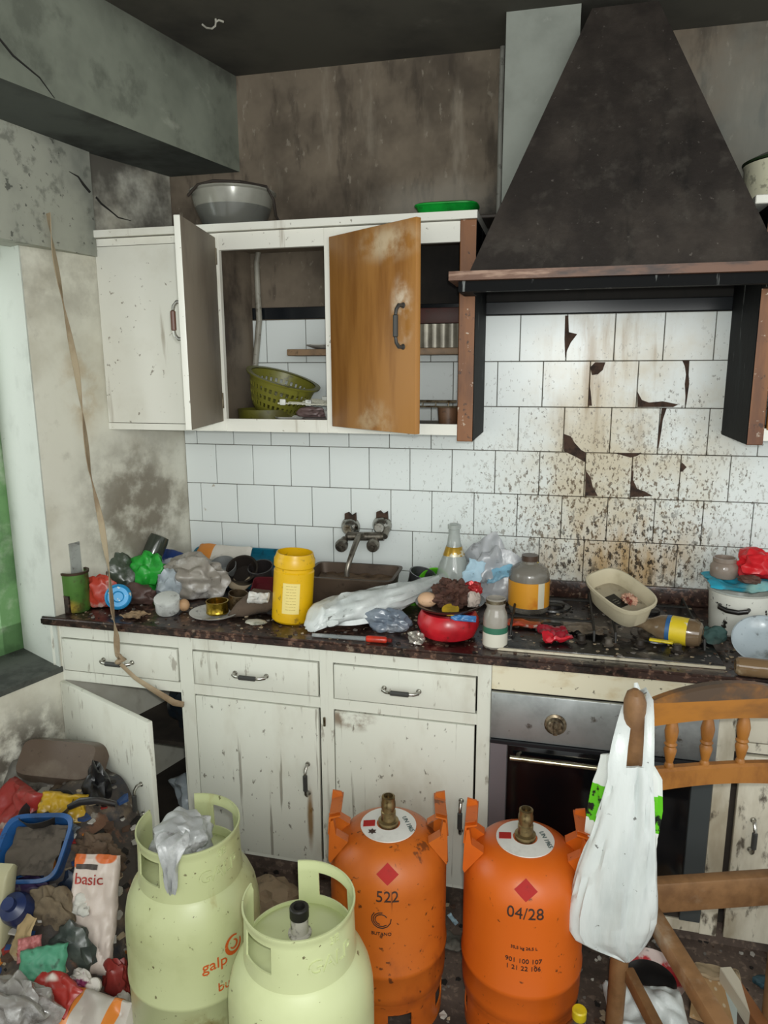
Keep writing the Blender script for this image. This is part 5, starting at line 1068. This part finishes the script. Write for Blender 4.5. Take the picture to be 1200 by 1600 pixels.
b = MB(); b.lathe([(0,0),(18,0),(20,3),(20,18),(16,24),(17,25),(17,31),(15,31),(14,24),(0,20)], n=32); b.xf(Matrix.Scale(k, 4)); solo('glass_jar', b, mat('brownish_glass', '#8f8074', .15, 0, alpha=.85), 'low glass jar on top of the enamel pot', 'jar', pt+V((-26*k,6*k,14*k)))
b = crumple(36*k,24*k,26*k, 75, .45, 2, 5); b.rest(); solo('red_plastic_bag', b, mat('bright_red_film', '#d0242c', .35, 0, [dict(c='#8d0f18', s=14, lo=.48, hi=.7)], bump=.4), 'bright red plastic bag on top of the enamel pot', 'plastic bag', pt+V((26*k,10*k,14*k)))
b = crumple(16*k,10*k,7*k, 76, .3, 2, 3); b.rest(); solo('food_scrap', b, plain('brown_scrap', '#5a3d33', .7), 'brown lump in front of the red bag on the enamel pot', 'food scrap', pt+V((4*k,-24*k,14*k)))
lobj('blue_grey_bowl', 'pale blue-grey bowl tipped towards the camera at the right worktop edge', 'bowl', 1190, 1022, [(0,0),(18,0),(24,3),(40,14),(44,20),(42,20.5),(36,14),(20,5),(0,4)], plain('blue_grey_china', '#a9b4ba', .25, 0, '#4b4a3a', .8, 10), rot=(.62,-.25,0))
p0 = on(1150,1040,ZT+.026); p1 = on(1205,1046,ZT+.026); t = thing('brown_jar', 'brown glass jar lying at the front right of the worktop', 'jar', p0); axv = p1-p0; t.rotation_euler = V((0,0,1)).rotation_difference(axv).to_euler(); L_ = axv.length
b = MB(); b.lathe([(0,0),(.018,-.002),(.024,.004),(.025,.012),(.025,L_),(.020,L_+.02),(.018,L_+.03),(0,L_+.03)], n=32); build('jar', b, mat('amber_glass', '#7a6348', .12, 0, [dict(c='#b3a58a', s=10, lo=.55, hi=.75)]), t)

# ------------------------------------------------------------------ the rubbish heap by the left wall
dn = V((-.397, -.917, 0))
def sst(a, b_, x): t = max(0, min(1, (x-a)/(b_-a))); return t*t*(3-2*t)
def hp(x, y):
    d = (V((x,y,0))-V((-.306,FY,0))).dot(dn)
    return .42*math.exp(-(max(0,d)/.56)**2)*(1-sst(-.02,.33,x+.25*max(0,-.9-y)*0))
def heapz(x, y): return hp(x,y) + .022*fold(V((x,y,0)), 9, 2) + .03*noise.noise(V((x*5,y*5,3)))
M_heap = mat('mixed_rubbish', '#3b342f', .7, 0, [dict(c='#6a5c4c', s=9, lo=.5, hi=.62, a=.9), dict(c='#1d2530', s=7, lo=.52, hi=.64, a=.9), dict(c='#8f8a80', s=17, lo=.6, hi=.66, a=.8), dict(c='#6b4a36', s=13, lo=.58, hi=.66, a=.9)], bump=.8, bs=30)
b = MB()
def hf(u, v):
    y = -.60 - v*1.25
    xl = XL(y)+.012; xr = .33-.02*v; x = xl+(xr-xl)*u
    d = (V((x,y,0))-V((-.306,FY,0))).dot(dn)
    if d < .035: p = V((x,y,0)) + dn*(.035-d); x, y = p.x, p.y
    x = max(x, XL(y)+.012)
    return V((x, y, max(.002, heapz(x,y))))
b.grid(hf, 70, 90)
o = solo('rubbish_heap', b, M_heap, 'dark heap of mixed household rubbish on the floor under the window', 'rubbish', (0,0,0), smooth=60); o['kind'] = 'stuff'
def onp(px, py):
    d = ray(px, py); t = 1.2
    while t < 2.6:
        p = CAM+d*t
        if p.z <= max(.0, hp(p.x,p.y)): return p
        t += .004
    return CAM+d*1.8
def pblob(name, label, cat, px, py, w, h, d, seed, m, rot=(0,0,0), amp=.35, f=1.9, sub=4, up=.0, fn=None):
    p = onp(px, py); k = mpp(p); b = (fn or crumple)(w*k/2, d*k/2, h*k/2, seed, amp, f, sub, .9); b.rot(*rot)
    p = p + (CAM-p).normalized()*up; return solo(name, b, m, label, cat, p, smooth=50)
def pflat(name, label, cat, px, py, w, h, t, seed, m, rot=(50,0,0), amp=.012, up=.02, jag=0., n=26):
    p = onp(px, py); k = mpp(p); b = packet(w*k, h*k, t*k, seed, amp, n, jag=jag*k); b.rot(*rot)
    p = p + (CAM-p).normalized()*up; return solo(name, b, m, label, cat, p, smooth=45)
# brown plastic tray on top of the heap
p = onp(88, 1212)+V((0,0,.035)); b = MB(); b.rings([rr(.125,.055,0,0,p=6), rr(.148,.072,0,.05,p=6), rr(.140,.066,0,.05,p=6), rr(.115,.05,0,.006,p=6)]); b.rot(228,0,4)
solo('brown_tray', b, plain('muddy_clear_tray', '#5a4b40', .3, 0, '#857a6c', .6, 7), 'muddy brown plastic tray upside down on top of the heap', 'tray', p+V((.012,-.01,.03)))
pflat('foil_packet', 'dull silver packet at the very top of the heap by the wall', 'packet', 40, 1212, 110, 46, 14, 81, plain('dull_silver_film', '#6f6d66', .3, .4, '#3d2c28', .8, 10), (55,0,8), .010, .03)
pflat('red_packet', 'large red and white crumpled packet at the left edge of the heap', 'packet', 22, 1278, 92, 100, 26, 82, mat('red_white_film', '#8f2a26', .4, 0, [dict(c='#b7a89c', s=9, lo=.58, hi=.64), dict(c='#5b4034', s=6, lo=.5, hi=.7, a=.8)]), (58,0,-20), .018, .05)
pflat('yellow_wrapper', 'yellow wrapper crumpled under the brown tray', 'wrapper', 96, 1262, 76, 42, 16, 83, plain('yellow_film', '#b08c1c', .35, 0, '#7a5c0e', .5, 8), (55,0,4), .014, .075, 6)
pblob('black_sack', 'black plastic scrunched against the open cabinet door', 'sack', 152, 1238, 40, 84, 30, 84, plain('black_film', '#151517', .3, 0, '#4a4a48', .5, 14), amp=.5, up=.03)
p = onp(84, 1300)+V((-.01,.02,.0)); p = p+V((0,-.02,.055)); fp = thing('frying_pan', 'black frying pan with its handle pointing at the open door', 'pan', p, rot=(.10,-.10,.05))
b = MB(); b.lathe([(0,0),(.06,0),(.075,.03),(.073,.03),(.058,.004),(0,.004)], n=40); build('pan', b, plain('black_nonstick', '#2a2b2d', .35, .3), fp)
b = MB(); b.tube([(.072,.0,.026),(.11,.005,.042),(.16,.01,.044),(.215,.012,.030)], [.009,.012,.012,.009], 12, .7); build('handle', b, plain('pan_handle_black', '#232325', .3), fp)
pblob('brown_food_waste', 'brown pulpy food waste below the pan handle', 'waste', 150, 1342, 92, 74, 50, 85, plain('brown_pulp', '#5c4a39', .8, 0, '#2b221b', .8, 16, bump=.6), amp=.3, f=2.2, sub=5, up=.0, fn=pulp)
# blue tub lying on its side
p = onp(66, 1350)+V((-.0,-.0,.03)); bt = thing('blue_basin', 'blue plastic basin full of dirt in the middle of the heap', 'basin', p, rot=(.62,-.12,.1))
b = MB(); b.rings([rr(.075,.065,0,-.03,p=5), rr(.098,.085,0,.05,p=5), rr(.106,.092,0,.053,p=5), rr(.106,.092,0,.058,p=5), rr(.094,.081,0,.055,p=5), rr(.072,.062,0,-.022,p=5)]); build('basin', b, plain('blue_plastic', '#1f4f86', .35, 0, '#1b2430', .5), bt)
b = MB(); b.grid(lambda u, v: V(((u-.5)*.155,(v-.5)*.13,.036+.012*fold(V((u,v,0)),4,6))), 20, 20); build('dirt', b, plain('grey_dirt', '#544c43', .95, 0, '#2c2722', .7, 14), bt)
pblob('clear_plastic_bag', 'bluish clear bag wedged between the red packet and the blue basin', 'plastic bag', 88, 1296, 90, 44, 34, 86, M_film('bluish_heap_film', '#5d6c78', .85, .3), up=.02)
pblob('navy_sack', 'dark navy sack spilling between the basin and the white packet', 'sack', 122, 1400, 66, 76, 40, 87, plain('navy_film', '#1b2433', .35, 0, '#4a5a72', .6, 12), amp=.4, up=.0)
p = onp(43, 1425); b = MB(); b.lathe([(0,-.07),(.02,-.068),(.036,-.05),(.040,-.02),(.040,.03),(.034,.05),(.016,.062),(.016,.08),(0,.08)], n=32); b.rot(38,0,8); solo('navy_bottle', b, plain('navy_plastic', '#1f2d56', .35, 0, '#14182a', .5), 'rounded dark blue bottle in the heap below the basin', 'bottle', p+V((0,-.02,.02)))
pblob('purple_bag', 'dark purple bag scrap beside the navy bottle', 'bag', 50, 1388, 62, 34, 30, 88, plain('purple_film', '#3a2c4c', .4), up=.02)
pblob('brown_paper_mass', 'heap of wet brown paper right of the navy bottle', 'paper', 82, 1428, 74, 92, 40, 89, plain('wet_brown_paper', '#6e604c', .9, 0, '#3a3026', .8, 12), amp=.45, f=2.4, sub=5, up=.0)
pflat('cream_carton', 'tall cream carton edge at the left border of the heap', 'carton', -8, 1450, 44, 190, 30, 90, mat('cream_green_card', '#a9a483', .5, 0, [dict(c='#2f5a3c', band=(1,-.3,-.10)), dict(c='#4d3566', band=(1,.12,.4))]), (72,0,6), .004, .04)
pflat('card_strip', 'tan card strip beside the cream carton', 'card', 36, 1462, 34, 60, 4, 91, plain('tan_card', '#a08a63', .8), (60,0,-18), .004, .035, 8)
pflat('white_tissue', 'white tissue scrap left of the printed white packet', 'tissue', 118, 1412, 50, 30, 8, 92, plain('white_tissue', '#c5c3bb', .8), (55,0,10), .012, .045, 10)
pflat('pink_scrap', 'pink plastic scrap above the mint green piece', 'scrap', 46, 1483, 34, 34, 8, 93, plain('pink_plastic', '#b06a68', .5), (50,0,30), .008, .04)
pflat('mint_sponge', 'mint green crumpled piece in the front of the heap', 'cloth', 68, 1504, 68, 44, 16, 94, plain('mint_green', '#4a8e70', .6, 0, '#2f5f4b', .5, 20), (45,0,28), .008, .05, 8)
pblob('dark_green_sack', 'dark greenish sack bulging in the front middle of the heap', 'sack', 112, 1488, 76, 90, 44, 95, plain('dark_green_sack_film', '#3d4440', .35, 0, '#6d7368', .6, 9), amp=.35, up=-.01)
pflat('red_white_packet', 'red packet with a white patch in the front of the heap', 'packet', 84, 1545, 94, 44, 12, 96, mat('red_patch_film', '#9c2f28', .35, 0, [dict(c='#d8cfc4', ctr=(-.01,.008,0), rad=(.022,.010,.1)), dict(c='#7c1c18', s=9, lo=.5, hi=.7, a=.7)]), (42,0,-20), .012, .06, 6)
pblob('clear_film_bag', 'large clear grey film bag at the bottom left corner', 'plastic bag', 30, 1572, 110, 90, 60, 97, M_film('clear_grey_film', '#8d8984', .8, .18), amp=.4, f=2, sub=5, up=.06)
pflat('orange_white_bag', 'white bag with orange stripes at the very front of the heap', 'bag', 130, 1588, 170, 70, 34, 98, mat('orange_stripe_film', '#b3aca3', .4, 0, [dict(c='#c9772e', band=(0,-.05,-.015)), dict(c='#c9772e', band=(0,.075,.10))]), (30,0,-6), .018, .07)
pblob('red_bag', 'red plastic bag squeezed against the lettered green bottle', 'plastic bag', 182, 1535, 48, 76, 30, 99, plain('dull_red_film', '#8a322d', .4, 0, '#6b1d1a', .6, 9), amp=.4, up=.03)
p = onp(148, 1541); k = mpp(p); b = MB(); b.lathe([(0,0),(.016,0),(.019,.003),(.019,.012),(.016,.015),(0,.015)], n=28); b.rot(48,0,10); solo('plastic_disc', b, plain('white_cap', '#cfcac2', .4), 'round white plastic disc in front of the red bag', 'disc', p+(CAM-p).normalized()*.07)
pblob('white_tissue', 'dirty white tissue at the foot of the lettered green bottle', 'tissue', 194, 1576, 34, 60, 26, 100, plain('dirty_tissue', '#b9b2a8', .8), amp=.4, up=.03)
pblob('magenta_scrap', 'small magenta and white scraps left of the white cap', 'scrap', 126, 1530, 34, 26, 20, 101, mat('magenta_white', '#c3bdb6', .5, 0, [dict(c='#7c2f58', s=16, lo=.5, hi=.56)]), amp=.4, up=.05)
# white printed packet leaning on the lettered bottle
p = onp(166, 1432)+V((0,-.05,.05)); k = mpp(p); wp = thing('printed_packet', 'tall white packet with orange corners leaning on the lettered green bottle', 'packet', p, rot=(math.radians(66), math.radians(0), math.radians(12)))
b = packet(74*k, 172*k, 22*k, 102, .008, 34, f=16); fnp = b.fn; M_wp = mat('white_orange_film', '#c6b8ae', .4, 0, [dict(c='#c9642a', ctr=(-.055,.135,0), rad=(.028,.022,.2), core=.8, wob=.1), dict(c='#c9642a', ctr=(.025,.14,0), rad=(.034,.016,.2), core=.8, wob=.1), dict(c='#a9978b', s=10, st=(1,.4,1), lo=.55, hi=.75, a=.6)], bump=.3); build('packet', b, M_wp, wp)
tx = textmb('basic', .040, .001); tx.move((-.012,.088,0))
for v in tx.bm.verts: v.co.z += fnp(v.co.x/(74*k)+.5, v.co.y/(172*k)+.5, 1).z+.0015
build('lettering', tx, plain('red_print', '#a8352c', .5), wp)
b = MB(); b.grid(lambda u, v: (lambda x, y: V((x, y, fnp(x/(74*k)+.5, y/(172*k)+.5, 1).z+.0015)))(-.052+.06*u, .112+.012*v), 16, 3); build('dark_strip', b, plain('dark_print', '#3d332f', .5), wp)

# ------------------------------------------------------------------ on the floor among the bottles and under the chair
p = atZ(425,1405,.04); b = crumple(.085,.06,.055, 111, .3, 1.8, 4); b.rest(); solo('wet_cloth', b, plain('brown_beige_cloth', '#84715a', .8, 0, '#4c3d2f', .7), 'wet brownish cloth on the floor between the green and orange bottles', 'cloth', (p.x,p.y,.001))
p = atZ(696,1470,.01); b = packet(.10,.06,.012, 112, .008, 16); b.rest(); solo('floor_litter', b, plain('grey_litter', '#4d4a42', .8, 0, '#8b8478', .6, 14), 'grey paper litter on the floor between the two orange bottles', 'litter', (p.x,p.y,.001))
p = atZ(700,1465,.02); b = packet(.045,.014,.006, 113, .003, 10); b.rot(0,0,-50); b.rest(); solo('blue_scrap', b, plain('pale_blue_scrap', '#9db7c4', .5), 'small pale blue scrap between the two orange bottles', 'scrap', (p.x+.002,p.y+.09,.001))
# bottle with yellow cap
p = atZ(928,1618,.0); p1 = atZ(943,1512,.19); t = thing('oil_bottle', 'dirty clear bottle with a yellow cap standing beside the bright orange gas bottle', 'bottle', (1.375,-1.075,.001), rot=(0,0,0))
b = MB(); b.lathe([(0,.0),(.034,.0),(.037,.004),(.037,.05),(.0355,.055),(.037,.06),(.037,.13),(.030,.16),(.015,.185),(.013,.205),(0,.205)], n=32); build('bottle', b, mat('dirty_clear_bottle', '#4d463a', .15, 0, [dict(c='#8b8470', s=12, st=(1,1,.4), lo=.55, hi=.7, a=.6)]), t)
b = MB(); b.lathe([(.0155,.196),(.0165,.198),(.0165,.217),(.014,.22),(0,.22)], n=24); build('cap', b, plain('yellow_cap', '#c9b318', .4), t)
# dishes, white bag and cards under the chair
p = atZ(1018,1533,.03); b = MB(); b.lathe([(0,0),(.05,0),(.07,.012),(.088,.035),(.090,.036),(.068,.016),(.05,.005),(0,.005)], n=40)
for f in b.bm.faces: f.material_index = 1 if f.calc_center_median().z > .015 and f.normal.z < .9 else 0
solo('red_white_plate', b, [plain('black_plate', '#1a1818', .3), plain('red_rim', '#b5262c', .35, 0, '#d8d2ca', .8, 9, .55, .6)], 'black plate with a red and white rim under the chair', 'plate', (p.x,p.y+.02,.001))
p = atZ(1010,1585,.03); b = packet(.20,.15,.05, 121, .022, 28); b.rot(12,0,10); b.rest(); solo('white_bag', b, M_bagw, 'white plastic bag on the floor beneath the chair', 'bag', (p.x,p.y-.02,.001), smooth=60)
p = atZ(1120,1560,.02); b = MB(); b.box((-.06,-.075,0), (.05,.075,.008), .001, 1); b.rot(0,0,-14)
M_grid = mat('printed_card', '#b89468', .7, 0, [dict(c='#8b6238', s=8, lo=.5, hi=.7, a=.5), dict(c='#d9cdb4', vor=60, st=(1,.55,1), vlo=.12, vhi=.30, a=.7), dict(c='#b9c4c0', band=(0,.030,.1))])
solo('printed_card', b, M_grid, 'tan printed card lying on the floor under the chair', 'card', (p.x,p.y,.001))
p = atZ(1165,1570,.03); b = MB(); b.box((-.016,-.10,0), (.016,.10,.05), .002, 1); b.rot(0,0,18); solo('narrow_carton', b, mat('brown_white_card', '#8c5a34', .6, 0, [dict(c='#cfc7b4', band=(0,-.1,-.002))]), 'narrow brown and white carton beside the printed card', 'carton', (p.x,p.y,.001))
p = atZ(1120,1522,.01); b = packet(.12,.05,.014, 124, .006, 14); b.rest(); solo('cream_card', b, plain('torn_cream_card', '#a08d70', .8), 'torn cream card by the plinth under the chair', 'card', (p.x,p.y,.001))
p = atZ(1175,1525,.01); b = crumple(.03,.022,.016, 125, .4, 2.2, 3); b.rest(); solo('teal_scrap', b, plain('teal_scrap', '#2a4650', .5), 'dark teal scrap on the floor near the right chair leg', 'scrap', (p.x+.03,p.y-.02,.001))

# ------------------------------------------------------------------ loose crumbs, flakes and grit
def crumbs(name, label, n, seed, place, smin, smax, mats):
    r = random.Random(seed); b = MB()
    for _ in range(n):
        p = place(r)
        if p is None: continue
        s = r.uniform(smin, smax); a = r.uniform(0, 2*PI); fl = r.uniform(.15, .55); b.m(r.randrange(len(mats)))
        top = [V((p[0]+s*r.uniform(.5,1)*math.cos(a+t), p[1]+s*r.uniform(.5,1)*math.sin(a+t), p[2]+s*fl*r.uniform(.5,1))) for t in (0,1.3,2.6,3.9,5.1)]
        bot = [V((q.x, q.y, p[2])) for q in top]
        b.rings([bot, top])
    o = build(name, b, mats, smooth=0); tag(o, label, 'crumbs', kind='stuff')
cm = [plain('crumb_brown', '#4d382a', .8), plain('crumb_black', '#191512', .7), plain('crumb_pale', '#a8977d', .8), plain('crumb_grey', '#77716a', .8)]
def pw(r):
    x = r.uniform(-.3, 2.0); y = r.uniform(-.59, -.06)
    if x < XL(y)+.05: return None
    return (x, y, ZT+.0005) if not (1.125 < x < 1.74 and -.56 < y < -.035) else (x, y, .8715)
crumbs('worktop_crumbs', 'crumbs, ash and flakes of dirt scattered over the worktop and hob', 1100, 5, pw, .002, .009, cm)
def pf(r):
    x = r.uniform(.2, 2.3); y = r.uniform(-1.7, -.51); return (x, y, .0005)
fm = cm + [plain('grit_white', '#b4afa5', .8), plain('grit_dark', '#25201c', .9)]
crumbs('floor_grit', 'grit and torn scraps strewn over the floor between the bottles', 1300, 8, pf, .003, .014, fm)
def ph(r):
    x = r.uniform(-.45, .3); y = r.uniform(-1.5, -.68)
    d = (V((x,y,0))-V((-.306,FY,0))).dot(dn)
    if d < .05 or x < XL(y)+.03: return None
    z = heapz(x, y); return (x, y, z) if z > .01 else None
hm = fm + [plain('bit_red', '#8e2a24', .5), plain('bit_blue', '#2c4a7a', .5), plain('bit_white', '#c4c0b8', .6), plain('bit_orange', '#b8702c', .5)]
crumbs('heap_scraps', 'small torn scraps and bits of packaging all over the rubbish heap', 700, 12, ph, .008, .030, hm)
